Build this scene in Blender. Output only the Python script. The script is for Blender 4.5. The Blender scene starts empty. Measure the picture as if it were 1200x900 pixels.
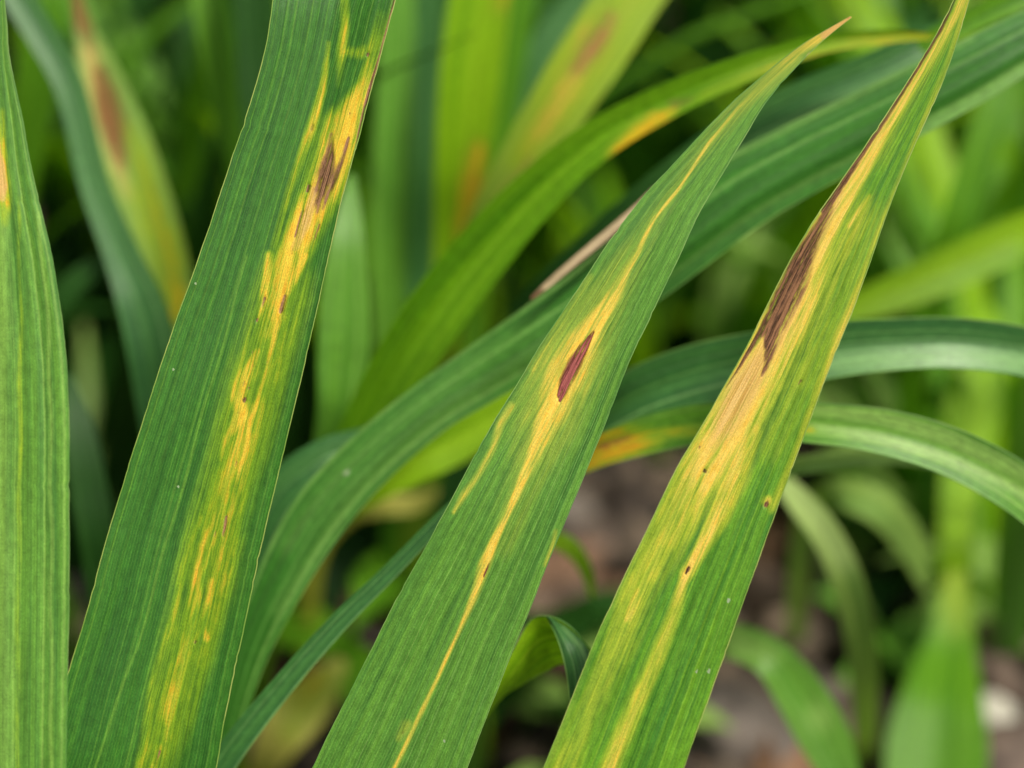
import bpy, math, random
import numpy as np

random.seed(7)
rng = np.random.default_rng(7)
S = bpy.context.scene
COL = S.collection

# ------------------------------------------------------------------ camera
PITCH = math.radians(28.0)
CAM_H = 0.36
LENS = 96.0
FOCUS = 0.40
K = 36.0 / LENS / 1200.0            # metres per photo pixel per metre of depth
cd = bpy.data.cameras.new("camera")
cam = bpy.data.objects.new("camera", cd)
COL.objects.link(cam)
cam.location = (0, 0, CAM_H)
cam.rotation_euler = (math.radians(90) - PITCH, 0, 0)
cd.lens = LENS
cd.sensor_width = 36.0
cd.clip_start = 0.01
cd.clip_end = 400.0
cd.dof.use_dof = True
cd.dof.focus_distance = FOCUS
cd.dof.aperture_fstop = 8.6
S.camera = cam

# ------------------------------------------------------------------ light
SUN_EL, SUN_AZ = math.radians(60), math.radians(142)   # azimuth from +Y (behind the leaves), towards -X
w = bpy.data.worlds.new("World")
S.world = w
w.use_nodes = True
wn = w.node_tree.nodes
wl = w.node_tree.links
bg = wn["Background"]
sky = wn.new("ShaderNodeTexSky")
sky.sky_type = 'NISHITA'
sky.sun_disc = False
sky.sun_elevation = SUN_EL
sky.sun_rotation = SUN_AZ
sky.dust_density = 3.0
hs = wn.new("ShaderNodeHueSaturation")
hs.inputs['Saturation'].default_value = 0.25
wl.new(sky.outputs[0], hs.inputs['Color'])
wl.new(hs.outputs[0], bg.inputs[0])
bg.inputs[1].default_value = 0.065
sd = bpy.data.lights.new("sun", 'SUN')
sd.energy = 3.3
sd.angle = math.radians(10)
sd.color = (1.0, 0.94, 0.82)
sun = bpy.data.objects.new("sun", sd)
COL.objects.link(sun)
# direction towards the sun
sx, sy, sz = math.cos(SUN_EL) * math.sin(SUN_AZ), math.cos(SUN_EL) * math.cos(SUN_AZ), math.sin(SUN_EL)
from mathutils import Vector
sun.rotation_euler = Vector((sx, sy, sz)).to_track_quat('Z', 'Y').to_euler()
S.view_settings.view_transform = 'Standard'
S.view_settings.look = 'None'
S.view_settings.gamma = 1.0
S.view_settings.exposure = 0.5
S.render.engine = 'CYCLES'
S.cycles.use_denoising = True
S.cycles.max_bounces = 8
S.cycles.transmission_bounces = 6

# ------------------------------------------------------------------ helpers
FWD = np.array([0, math.cos(PITCH), -math.sin(PITCH)])
UP = np.array([0, math.sin(PITCH), math.cos(PITCH)])
RIGHT = np.array([1.0, 0, 0])
CAM = np.array([0, 0, CAM_H])


def P(px, py, d):
    px, py, d = np.broadcast_arrays(np.asarray(px, float), np.asarray(py, float), np.asarray(d, float))
    return (CAM + d[..., None] * FWD + ((px - 600) * K * d)[..., None] * RIGHT + ((450 - py) * K * d)[..., None] * UP)


def gd(py):
    """depth at which the ray through photo row py meets the ground"""
    return CAM_H / (math.sin(PITCH) - (450 - py) * K * math.cos(PITCH))


def lin(r, g, b):
    f = lambda c: (c / 255 / 12.92) if c <= 10 else ((c / 255 + 0.055) / 1.055) ** 2.4
    return (f(r), f(g), f(b), 1.0)


def smooth(e0, e1, x):
    t = np.clip((x - e0) / (e1 - e0), 0, 1)
    return t * t * (3 - 2 * t)


def catmull(pts, ts):
    pts = np.asarray(pts, float)
    n = len(pts)
    ext = np.vstack([2 * pts[0] - pts[1], pts, 2 * pts[-1] - pts[-2]])
    i = np.clip(np.floor(ts).astype(int), 0, n - 2)
    f = (ts - i)[:, None]
    p0, p1, p2, p3 = ext[i], ext[i + 1], ext[i + 2], ext[i + 3]
    return 0.5 * ((2 * p1) + (-p0 + p2) * f + (2 * p0 - 5 * p1 + 4 * p2 - p3) * f * f + (-p0 + 3 * p1 - 3 * p2 + p3) * f ** 3)


def gsmooth(a, s):
    r = int(3 * s)
    k = np.exp(-0.5 * (np.arange(-r, r + 1) / s) ** 2)
    k /= k.sum()
    pad = np.concatenate([2 * a[0] - a[r:0:-1], a, 2 * a[-1] - a[-2:-r - 2:-1]])
    return np.convolve(pad, k, 'valid')


def strokes(px, py, lst, soft=0.45):
    """value of a set of painted streaks; each is [(x, y, halfwidth, level), ...] in the leaf's own plane"""
    out = np.zeros(px.shape)
    for st in lst:
        sf = soft
        if isinstance(st, dict):
            sf = 0.45 + 0.5 * st['soft']
            st = st['p']
        if len(st) == 1:
            st = [st[0], (st[0][0] - 0.5, st[0][1] + 1) + tuple(st[0][2:])]
        for a, b in zip(st[:-1], st[1:]):
            ax, ay, aw, al = (tuple(a) + (1.0,))[:4]
            bx, by, bw, bl = (tuple(b) + (1.0,))[:4]
            dx, dy = bx - ax, by - ay
            t = np.clip(((px - ax) * dx + (py - ay) * dy) / (dx * dx + dy * dy + 1e-9), 0, 1)
            dist = np.hypot(px - ax - t * dx, py - ay - t * dy)
            hw = aw + t * (bw - aw)
            v = (al + t * (bl - al)) * smooth(1.05 + sf, 0.95 - sf, dist / hw)
            out = np.maximum(out, v)
    return out


def tag(o, label=None, cat=None, group=None, kind=None):
    if label: o['label'] = label
    if cat: o['category'] = cat
    if group: o['group'] = group
    if kind: o['kind'] = kind
    return o


def empty(name, loc, label, cat, group=None):
    o = bpy.data.objects.new(name, None)
    o.empty_display_size = 0.01
    COL.objects.link(o)
    o.location = loc
    return tag(o, label, cat, group)


def mesh_object(name, verts, faces, mat, parent=None, attrs=None, uv=None, normals=None, origin=None):
    verts = np.asarray(verts, float)
    if origin is not None:
        verts = verts - np.asarray(origin)
    me = bpy.data.meshes.new(name)
    faces = np.asarray(faces, np.int32)
    nv, nf, k = len(verts), len(faces), faces.shape[1]
    me.vertices.add(nv)
    me.vertices.foreach_set("co", verts.ravel())
    me.loops.add(nf * k)
    me.loops.foreach_set("vertex_index", faces.ravel())
    me.polygons.add(nf)
    me.polygons.foreach_set("loop_start", np.arange(0, nf * k, k, dtype=np.int32))
    me.update(calc_edges=True)
    me.polygons.foreach_set("use_smooth", np.ones(nf, bool))
    if uv is not None:
        l = me.uv_layers.new(name="UVMap")
        l.data.foreach_set("uv", np.asarray(uv, float)[faces.ravel()].ravel())
    for an, av in (attrs or {}).items():
        a = me.attributes.new(an, 'FLOAT', 'POINT')
        a.data.foreach_set("value", np.asarray(av, np.float32))
    me.validate()
    if normals is not None:
        me.normals_split_custom_set_from_vertices(np.asarray(normals).tolist())
    me.materials.append(mat)
    o = bpy.data.objects.new(name, me)
    COL.objects.link(o)
    if parent is not None:
        o.parent = parent
    return o


# ------------------------------------------------------------------ materials
class NT:
    def __init__(s, name):
        s.m = bpy.data.materials.new(name)
        s.m.use_nodes = True
        s.t = s.m.node_tree
        s.t.nodes.clear()
        s.out = s.t.nodes.new("ShaderNodeOutputMaterial")

    def n(s, typ, **kw):
        nd = s.t.nodes.new("ShaderNode" + typ)
        for k, v in kw.items(): setattr(nd, k, v)
        return nd

    def l(s, a, b): s.t.links.new(a, b)

    def put(s, sock, v):
        if hasattr(v, 'is_linked'): s.l(v, sock)
        else: sock.default_value = v

    def math(s, op, a, b=None, c=None, clamp=False):
        nd = s.n("Math", operation=op, use_clamp=clamp)
        s.put(nd.inputs[0], a)
        if b is not None: s.put(nd.inputs[1], b)
        if c is not None: s.put(nd.inputs[2], c)
        return nd.outputs[0]

    def ss(s, v, a, b, lo=0.0, hi=1.0):
        nd = s.n("MapRange", interpolation_type='SMOOTHSTEP')
        s.put(nd.inputs[0], v)
        nd.inputs[1].default_value, nd.inputs[2].default_value = a, b
        nd.inputs[3].default_value, nd.inputs[4].default_value = lo, hi
        return nd.outputs[0]

    def mix(s, f, a, b, blend='MIX'):
        nd = s.n("Mix", data_type='RGBA', blend_type=blend)
        s.put(nd.inputs[0], f)
        s.put(nd.inputs[6], a)
        s.put(nd.inputs[7], b)
        return nd.outputs[2]

    def noise(s, U, V, su, sv, detail=3, off=0.0):
        c = s.n("CombineXYZ")
        s.put(c.inputs[0], s.math('MULTIPLY', U, su))
        s.put(c.inputs[1], s.math('MULTIPLY_ADD', V, sv, off))
        nd = s.n("TexNoise", noise_dimensions='2D')
        s.l(c.outputs[0], nd.inputs['Vector'])
        nd.inputs['Scale'].default_value = 1.0
        nd.inputs['Detail'].default_value = detail
        return nd.outputs['Fac']


def leaf_material(name, g1, g2, vein, y1=(240, 204, 52), y2=(226, 166, 36), y3=(172, 112, 44), n1=(92, 52, 40), n2=(150, 104, 78),
                  trans=0.3, rough=0.42, vein_amt=0.5, gloss=0.24, seed=0.0, fine=1.0, tcol=(1.15, 1.25, 0.45), yel_lo=(150, 178, 40), vp=1.55, bump=1.0, ragged=1.0, corew=0.5, y3w=0.5):
    t = NT(name)
    uvn = t.n("UVMap", uv_map="UVMap")
    sp = t.n("SeparateXYZ")
    t.l(uvn.outputs[0], sp.inputs[0])
    U, V = sp.outputs[0], sp.outputs[1]
    at = {}
    for a in ("yel", "nec", "dry", "spk", "lite"):
        nd = t.n("Attribute", attribute_name=a)
        at[a] = nd.outputs['Fac']
    streak = t.noise(U, V, 0.9, 0.018, 4, seed)
    broad = t.noise(U, V, 0.22, 0.02, 2, seed + 9)
    fib = t.noise(U, V, 3.6, 0.07, 3, seed + 3)
    mott = t.noise(U, V, 1.3, 0.55, 4, seed + 5)
    grain = t.noise(U, V, 7.0, 3.2, 2, seed + 7)
    # main veins: evenly spaced light lines, wobbling slightly, of uneven strength
    ph = t.math('MULTIPLY_ADD', t.noise(U, V, 0.25, 0.0006, 1, seed + 2), 7.0, t.math('MULTIPLY', U, 6.2832 / vp))
    sn = t.math('SINE', ph)
    v1 = t.math('POWER', t.math('MULTIPLY_ADD', sn, 0.5, 0.5), 14.0)
    v1 = t.math('MULTIPLY', v1, t.ss(t.noise(U, V, 0.75, 0.006, 1, seed + 12), 0.35, 0.68, 0.12, 1.0))
    # fine veins between them
    sn2 = t.math('SINE', t.math('MULTIPLY_ADD', t.noise(U, V, 0.8, 0.0015, 1, seed + 4), 5.0, t.math('MULTIPLY', U, 6.2832 / 0.42)))
    v2 = t.math('POWER', t.math('MULTIPLY_ADD', sn2, 0.5, 0.5), 3.0)
    green = t.mix(t.ss(streak, 0.3, 0.7), lin(*g1), lin(*g2))
    green = t.mix(t.ss(broad, 0.35, 0.7, 0.0, 0.45), green, lin(*g2))
    green = t.mix(t.math('MULTIPLY', v2, 0.13 * fine), green, lin(*vein))
    green = t.mix(t.math('MULTIPLY', v1, vein_amt), green, lin(*vein))
    green = t.mix(t.math('MULTIPLY', at['lite'], 0.8, clamp=True), green, lin(*vein))  # pale ribs and rims; also carries the sheen painted on some leaves
    # tissue grain
    gsh = t.math('MULTIPLY_ADD', t.math('SUBTRACT', grain, 0.5), 0.9 * fine, 1.0)
    gsh = t.math('MULTIPLY', gsh, t.math('MULTIPLY_ADD', t.math('SUBTRACT', fib, 0.5), 0.7 * fine, 1.0))
    # yellowing
    nz = t.math('ADD', t.math('MULTIPLY', t.math('SUBTRACT', fib, 0.5), 1.2), t.math('MULTIPLY', t.math('SUBTRACT', mott, 0.5), 0.7))
    nz = t.math('ADD', nz, t.math('MULTIPLY', t.math('SUBTRACT', streak, 0.5), 0.8))
    nz0 = nz
    nz = t.math('MULTIPLY', nz, ragged)
    ya = t.math('MULTIPLY', at['yel'], t.math('MULTIPLY_ADD', nz, 0.9, 1.0))
    ya = t.math('ADD', ya, t.math('MULTIPLY', nz, t.math('MULTIPLY', at['yel'], 0.5)))
    green = t.mix(1.0, green, t.math('MULTIPLY_ADD', t.math('SUBTRACT', mott, 0.5), 0.7, 1.0), 'MULTIPLY')
    c = t.mix(t.ss(ya, 0.05, 0.66), green, lin(*yel_lo))
    yc = t.mix(t.ss(t.math('ADD', t.math('MULTIPLY', mott, 0.5), t.math('MULTIPLY', fib, 0.5)), 0.42, 0.66), lin(*y1), lin(*y2))
    yc = t.mix(t.ss(t.math('ADD', t.math('MULTIPLY', fib, 0.6), t.math('MULTIPLY', t.noise(U, V, 1.6, 0.22, 3, seed + 15), 0.4)), 0.52, 0.72, 0.0, y3w), yc, lin(*y3))
    c = t.mix(t.ss(ya, 0.44, 1.12), c, yc)
    # dry, bleached tissue
    dr = t.math('ADD', at['dry'], t.math('MULTIPLY', nz, at['dry']))
    dc = t.mix(t.ss(fib, 0.35, 0.65), lin(202, 156, 80), lin(214, 178, 106))
    c = t.mix(t.ss(dr, 0.25, 0.8), c, dc)
    # dead spots
    nz = nz0
    ne = t.math('MULTIPLY', at['nec'], t.math('MULTIPLY_ADD', nz, 1.3, 1.0))
    nf = t.ss(ne, 0.20, 0.80)
    core = t.math('ADD', t.math('MULTIPLY', t.ss(ne, 0.62, 1.05), corew), t.math('MULTIPLY', t.ss(t.math('ADD', t.math('MULTIPLY', fib, 0.75), t.math('MULTIPLY', mott, 0.25)), 0.42, 0.60), 1.0 - corew))
    c = t.mix(nf, c, t.mix(core, lin(*n1), lin(*n2)))
    c = t.mix(1.0, c, gsh, 'MULTIPLY')
    c = t.mix(t.ss(at['spk'], 0.3, 0.6), c, lin(150, 170, 130))
    b = t.n("BsdfPrincipled")
    t.l(c, b.inputs['Base Color'])
    t.put(b.inputs['Roughness'], t.math('ADD', t.math('MULTIPLY_ADD', t.math('SUBTRACT', grain, 0.5), 0.25, rough), t.math('MULTIPLY', nf, 0.2)))
    t.put(b.inputs['Specular IOR Level'], t.math('MULTIPLY_ADD', nf, -0.7 * gloss, gloss))
    bp = t.n("Bump")
    hgt = t.math('ADD', t.math('MULTIPLY', v1, 0.9), t.math('MULTIPLY', v2, 0.3))
    hgt = t.math('ADD', hgt, t.math('MULTIPLY', fib, 1.1))
    hgt = t.math('ADD', hgt, t.math('MULTIPLY', grain, 0.8))
    hgt = t.math('SUBTRACT', hgt, t.math('MULTIPLY', nf, 0.9))
    hgt = t.math('ADD', hgt, t.math('MULTIPLY', nf, t.math('MULTIPLY', mott, 1.6)))
    t.l(hgt, bp.inputs['Height'])
    bp.inputs['Strength'].default_value = 0.55 * bump
    bp.inputs['Distance'].default_value = 0.00007
    t.l(bp.outputs[0], b.inputs['Normal'])
    tr = t.n("BsdfTranslucent")
    t.l(t.mix(1.0, c, (tcol[0], tcol[1], tcol[2], 1), 'MULTIPLY'), tr.inputs['Color'])
    t.l(bp.outputs[0], tr.inputs['Normal'])
    mx = t.n("MixShader")
    t.put(mx.inputs[0], t.math('MULTIPLY_ADD', nf, -trans * 0.7, trans))
    t.l(b.outputs[0], mx.inputs[1])
    t.l(tr.outputs[0], mx.inputs[2])
    t.l(mx.outputs[0], t.out.inputs[0])
    return t.m


def plain_material(name, c1, c2, rough=0.6, scale=200.0, trans=0.0, bump=0.0):
    t = NT(name)
    tc = t.n("TexCoord")
    nd = t.n("TexNoise")
    t.l(tc.outputs['Object'], nd.inputs['Vector'])
    nd.inputs['Scale'].default_value = scale
    nd.inputs['Detail'].default_value = 5
    c = t.mix(t.ss(nd.outputs['Fac'], 0.35, 0.65), lin(*c1), lin(*c2))
    b = t.n("BsdfPrincipled")
    t.l(c, b.inputs['Base Color'])
    b.inputs['Roughness'].default_value = rough
    if bump:
        bp = t.n("Bump")
        t.l(nd.outputs['Fac'], bp.inputs['Height'])
        bp.inputs['Distance'].default_value = bump
        t.l(bp.outputs[0], b.inputs['Normal'])
    if trans:
        tr = t.n("BsdfTranslucent")
        t.l(c, tr.inputs['Color'])
        mx = t.n("MixShader")
        mx.inputs[0].default_value = trans
        t.l(b.outputs[0], mx.inputs[1]); t.l(tr.outputs[0], mx.inputs[2])
        t.l(mx.outputs[0], t.out.inputs[0])
    else:
        t.l(b.outputs[0], t.out.inputs[0])
    return t.m


M = {
    'B': leaf_material('deep_green_leaf', (40, 92, 28), (55, 110, 33), (116, 162, 56), y3w=0.35, y1=(230, 200, 66), y2=(218, 172, 46), y3=(170, 108, 38), n1=(60, 40, 28), n2=(142, 106, 78),
                       trans=0.2, rough=0.46, vein_amt=0.40, seed=1.0, yel_lo=(122, 158, 30), corew=0.15, ragged=0.55),
    'C': leaf_material('mid_green_leaf', (64, 114, 42), (94, 144, 50), (144, 184, 96), y3w=0.35, y1=(238, 204, 88), y2=(226, 180, 60), y3=(198, 140, 54), n1=(70, 22, 26), n2=(150, 84, 80),
                       ragged=0.38, trans=0.22, rough=0.44, vein_amt=0.3, seed=4.0, vp=1.1, yel_lo=(150, 168, 60), corew=0.8),
    'D': leaf_material('yellowing_leaf', (44, 108, 34), (98, 150, 34), (146, 184, 58), y3w=0.35, y1=(236, 202, 96), y2=(222, 182, 66), y3=(194, 138, 56), n1=(50, 34, 27), n2=(128, 92, 66),
                       ragged=0.5, trans=0.25, rough=0.46, vein_amt=0.35, seed=7.0, vp=1.2, yel_lo=(160, 176, 48), corew=0.1),
    'A': leaf_material('striped_leaf', (72, 124, 50), (96, 146, 52), (148, 188, 86), trans=0.22, rough=0.42, vein_amt=0.5, seed=11.0, vp=2.4),
    'blue': leaf_material('blue_green_leaf', (42, 92, 46), (62, 114, 52), (128, 172, 104), trans=0.25, rough=0.36, gloss=0.42, vein_amt=0.7, seed=13.0),
    'mid': leaf_material('plain_green_leaf', (60, 116, 16), (96, 150, 26), (142, 190, 60), trans=0.35, rough=0.44, vein_amt=0.35, seed=17.0),
    'bright': leaf_material('bright_green_leaf', (112, 164, 10), (150, 194, 24), (186, 216, 70), trans=0.45, rough=0.45, vein_amt=0.35, seed=19.0),
    'sick': leaf_material('stained_leaf', (120, 156, 50), (152, 178, 60), (190, 206, 100), y1=(222, 184, 80), y2=(206, 164, 66), n1=(132, 94, 56), n2=(168, 124, 80), trans=0.3, rough=0.5, vein_amt=0.3, seed=21.0),
    'lush': leaf_material('lush_green_leaf', (74, 132, 10), (116, 168, 20), (150, 196, 60), y1=(236, 196, 40), y2=(222, 170, 30), trans=0.42, rough=0.46, vein_amt=0.35, seed=18.0),
    'fresh': leaf_material('fresh_green_leaf', (72, 132, 34), (102, 158, 46), (168, 204, 112), y1=(226, 186, 40), y2=(210, 150, 26), trans=0.35, rough=0.38, gloss=0.4, vein_amt=0.6, seed=29.0),
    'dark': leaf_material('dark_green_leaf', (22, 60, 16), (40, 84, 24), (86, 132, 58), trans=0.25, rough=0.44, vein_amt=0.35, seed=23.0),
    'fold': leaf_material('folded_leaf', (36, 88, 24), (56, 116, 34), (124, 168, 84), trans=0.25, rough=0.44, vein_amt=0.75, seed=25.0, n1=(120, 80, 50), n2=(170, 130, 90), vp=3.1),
    'pale': leaf_material('pale_green_leaf', (108, 150, 66), (138, 172, 76), (196, 216, 140), corew=0.1, n1=(98, 66, 38), n2=(134, 94, 56), trans=0.3, rough=0.42, vein_amt=0.5, seed=27.0),
    'yellow': leaf_material('yellow_leaf', (196, 194, 84), (226, 214, 108), (232, 226, 150), trans=0.4, rough=0.5, vein_amt=0.3, seed=31.0),
    'tan': leaf_material('dry_tan_leaf', (150, 124, 92), (186, 166, 132), (206, 188, 156), n1=(84, 58, 42), n2=(130, 94, 70), trans=0.2, rough=0.6, vein_amt=0.4, seed=33.0, tcol=(1, .9, .7)),
    'margin': plain_material('leaf_margin', (128, 164, 62), (168, 184, 92), 0.5, 120.0, 0.2),
    'margin_green': plain_material('green_leaf_margin', (92, 146, 60), (128, 168, 84), 0.5, 120.0, 0.2),
}
# ------------------------------------------------------------------ ground
def vnoise(x, y, seed):
    r = np.random.default_rng(seed)
    out = np.zeros(np.broadcast(x, y).shape)
    for i in range(14):
        f = 2 ** (i / 2.6)
        a = r.uniform(0, 2 * math.pi)
        out += np.sin(f * (x * math.cos(a) + y * math.sin(a)) + r.uniform(0, 6.28)) / f ** 0.75
    return out


def ground_z(x, y):
    d = np.hypot(x, y - 0.75)
    amp = np.clip(1.4 - d, 0.0, 1.0)
    return amp * (0.0035 * vnoise(x * 60, y * 60, 5) + 0.0012 * vnoise(x * 260, y * 260, 6)) - 0.002


def soil():
    n = 260
    s = np.linspace(-1, 1, n)
    w_ = np.sign(s) * (0.55 * np.abs(s) + 60 * np.abs(s) ** 9)
    X, Y = np.meshgrid(w_, w_ + 0.75)
    Z = ground_z(X, Y)
    v = np.stack([X, Y, Z], -1).reshape(-1, 3)
    i = np.arange(n * n).reshape(n, n)
    f = np.stack([i[:-1, :-1], i[:-1, 1:], i[1:, 1:], i[1:, :-1]], -1).reshape(-1, 4)
    t = NT('soil')
    tc = t.n("TexCoord")
    a = t.n("TexNoise"); t.l(tc.outputs['Object'], a.inputs['Vector']); a.inputs['Scale'].default_value = 45; a.inputs['Detail'].default_value = 6
    b_ = t.n("TexNoise"); t.l(tc.outputs['Object'], b_.inputs['Vector']); b_.inputs['Scale'].default_value = 380; b_.inputs['Detail'].default_value = 4
    c = t.mix(t.ss(a.outputs['Fac'], 0.38, 0.62), lin(24, 20, 17), lin(52, 43, 37))
    c = t.mix(t.ss(b_.outputs['Fac'], 0.45, 0.7, 0, 0.6), c, lin(92, 76, 64))
    b = t.n("BsdfPrincipled"); t.l(c, b.inputs['Base Color']); b.inputs['Roughness'].default_value = 0.9
    bp = t.n("Bump"); t.l(b_.outputs['Fac'], bp.inputs['Height']); bp.inputs['Distance'].default_value = 0.002
    t.l(bp.outputs[0], b.inputs['Normal']); t.l(b.outputs[0], t.out.inputs[0])
    o = mesh_object('ground', v, f, t.m)
    tag(o, kind='structure')


soil()

# ------------------------------------------------------------------ leaves
def islands(mask):
    """4-connected components of a boolean grid"""
    lab = np.zeros(mask.shape, int)
    k = 0
    nr, nc = mask.shape
    for r, c in zip(*np.nonzero(mask)):
        if lab[r, c]: continue
        k += 1
        st = [(r, c)]
        lab[r, c] = k
        while st:
            a, b = st.pop()
            for p, q in ((a + 1, b), (a - 1, b), (a, b + 1), (a, b - 1)):
                if 0 <= p < nr and 0 <= q < nc and mask[p, q] and not lab[p, q]:
                    lab[p, q] = k
                    st.append((p, q))
    return lab, k


def grid_normals(pos):
    du = np.gradient(pos, axis=1)
    dv = np.gradient(pos, axis=0)
    n = np.cross(du, dv)
    n /= np.linalg.norm(n, axis=-1, keepdims=True) + 1e-20
    return n


def tube(path, rad, sides=5):
    path = np.asarray(path)
    tan = np.gradient(path, axis=0)
    tan /= np.linalg.norm(tan, axis=1, keepdims=True) + 1e-20
    a = np.cross(tan, FWD); a /= np.linalg.norm(a, axis=1, keepdims=True) + 1e-20
    b = np.cross(tan, a)
    th = np.arange(sides) * 2 * math.pi / sides
    rad = np.broadcast_to(rad, (len(path),))
    v = path[:, None, :] + rad[:, None, None] * (np.cos(th)[None, :, None] * a[:, None, :] + np.sin(th)[None, :, None] * b[:, None, :])
    n = len(path)
    i = np.arange(n * sides).reshape(n, sides)
    j = np.roll(i, -1, axis=1)
    f = np.stack([i[:-1], j[:-1], j[1:], i[1:]], -1).reshape(-1, 4)
    return v.reshape(-1, 3), f


def grain_noise(U, V, fu, fv, seed):
    """smooth value noise in leaf millimetres, stretched along the leaf, about -1..1"""
    r = np.random.default_rng(seed)
    T = r.uniform(-1, 1, (128, 128))
    x, y = U * fu + 40, V * fv
    i, j = np.floor(x).astype(int), np.floor(y).astype(int)
    a, b = x - i, y - j
    a, b = a * a * (3 - 2 * a), b * b * (3 - 2 * b)
    g = lambda p, q: T[p % 128, q % 128]
    return (g(i, j) * (1 - a) + g(i + 1, j) * a) * (1 - b) + (g(i, j + 1) * (1 - a) + g(i + 1, j + 1) * a) * b


def build_leaf(name, label, cat, pos, px, py, mat, group=None, umid=0.5, marks=None, split=None, margin=None, margin_r=0.00008,
               midrib=None, min_faces=40, dry_name=None):
    """pos: rows x cols world points from tip to base.  Makes an Empty at the base with blade, margins, midrib and the sick patches as parts."""
    marks = marks or {}
    nr, nc = px.shape
    base = pos[-1, nc // 2]
    root = empty(name, base, label, cat, group)
    N = grid_normals(pos)
    mid = pos[:, nc // 2]
    vlen = np.concatenate([[0], np.cumsum(np.linalg.norm(np.diff(mid, axis=0), axis=1))]) * 1000
    wid = np.linalg.norm(pos[:, -1] - pos[:, 0], axis=1) * 1000
    wid_ref = np.percentile(wid, 75)
    uu = np.linspace(-0.5, 0.5, nc)
    # veins run together towards the tip, as they do in the leaf
    Ug = np.broadcast_to(uu[None, :] * wid_ref, (nr, nc))
    Vg = np.broadcast_to(vlen[:, None], (nr, nc))
    wx = px + 1.2 * np.sin(py * 0.045 + px * 0.02)
    wy = py
    attrs = {k: strokes(wx, wy, marks.get(k, [])).ravel() for k in ('yel', 'nec', 'dry', 'spk', 'lite')}
    sd0 = int(abs(px[0, 0] * 7 + py[-1, 0])) % 1000
    wob = 0.55 * grain_noise(Ug, Vg, 1.1, 0.10, sd0) + 0.45 * grain_noise(Ug, Vg, 2.6, 0.35, sd0 + 1)
    attrs['yel'] = (attrs['yel'] * (1 + 0.55 * wob.ravel())).clip(0, 1.3)
    attrs['nec'] = attrs['nec'] * (1 + 0.18 * wob.ravel())
    sgn = np.where(((N * (CAM - pos)).sum(-1) > 0)[..., None], 1.0, -1.0)
    nec2 = attrs['nec'].reshape(nr, nc).clip(0, 1)
    sink = -0.00022 * smooth(0.25, 0.9, nec2) + 0.00009 * smooth(0.4, 0.8, nec2) * grain_noise(Ug, Vg, 2.6, 0.3, sd0 + 4)
    pos = pos + N * sgn * sink[..., None]
    N = grid_normals(pos)
    V = pos.reshape(-1, 3) - base
    UV = np.stack([Ug, Vg], -1).reshape(-1, 2)
    idx = np.arange(nr * nc).reshape(nr, nc)
    F = np.stack([idx[:-1, :-1], idx[:-1, 1:], idx[1:, 1:], idx[1:, :-1]], -1)
    owner = np.zeros((nr - 1, nc - 1), int)
    names = ['blade']
    fm = lambda a: (lambda g: 0.25 * (g[:-1, :-1] + g[1:, :-1] + g[:-1, 1:] + g[1:, 1:]))(a.reshape(nr, nc))
    if midrib:
        uf = (np.arange(nc - 1) + 0.5) / (nc - 1)
        mk = np.broadcast_to(np.abs(uf - umid)[None, :] < midrib, owner.shape)
        names.append('midrib')
        owner[mk] = 1
    for key, pname, thr in (split or []):
        lab, k = islands(fm(attrs[key]) > thr)
        for q in range(1, k + 1):
            m = lab == q
            if m.sum() >= min_faces:
                names.append(pname)
                owner[m] = len(names) - 1
    # whatever got cut off a part becomes blade again unless it is the largest piece of that part
    for k in range(1, len(names)):
        lab, c = islands(owner == k)
        if c > 1:
            sizes = [(lab == q).sum() for q in range(1, c + 1)]
            big = int(np.argmax(sizes)) + 1
            owner[(lab > 0) & (lab != big)] = 0
    lab, c = islands(owner == 0)
    if c > 1:
        sizes = [(lab == q).sum() for q in range(1, c + 1)]
        big = int(np.argmax(sizes)) + 1
        for q in range(1, c + 1):
            if q == big: continue
            m = lab == q
            if sizes[q - 1] > 300:
                names.append('blade'); owner[m] = len(names) - 1
            else:                                     # give enclosed scraps to a neighbour
                rr, cc = np.nonzero(m)
                nb = 0
                for r_, c_ in zip(rr, cc):
                    for p, s in ((r_ + 1, c_), (r_ - 1, c_), (r_, c_ + 1), (r_, c_ - 1)):
                        if 0 <= p < nr - 1 and 0 <= s < nc - 1 and owner[p, s] != 0:
                            nb = owner[p, s]
                owner[m] = nb
    for k, pn in enumerate(names):
        f = F[owner == k]
        if len(f) == 0: continue
        used, inv = np.unique(f.ravel(), return_inverse=True)
        mesh_object(pn, V[used], inv.reshape(-1, 4), mat, root, {a: v[used] for a, v in attrs.items()}, UV[used], N.reshape(-1, 3)[used])
    if margin is not None:
        for e in (0, nc - 1):
            fade = np.clip(wid / (0.15 * wid.max()), 0.25, 1)
            tv, tf = tube(pos[:, e] - base, margin_r * fade)
            mesh_object('leaf_margin', tv, tf, margin, root)
    return root


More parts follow.
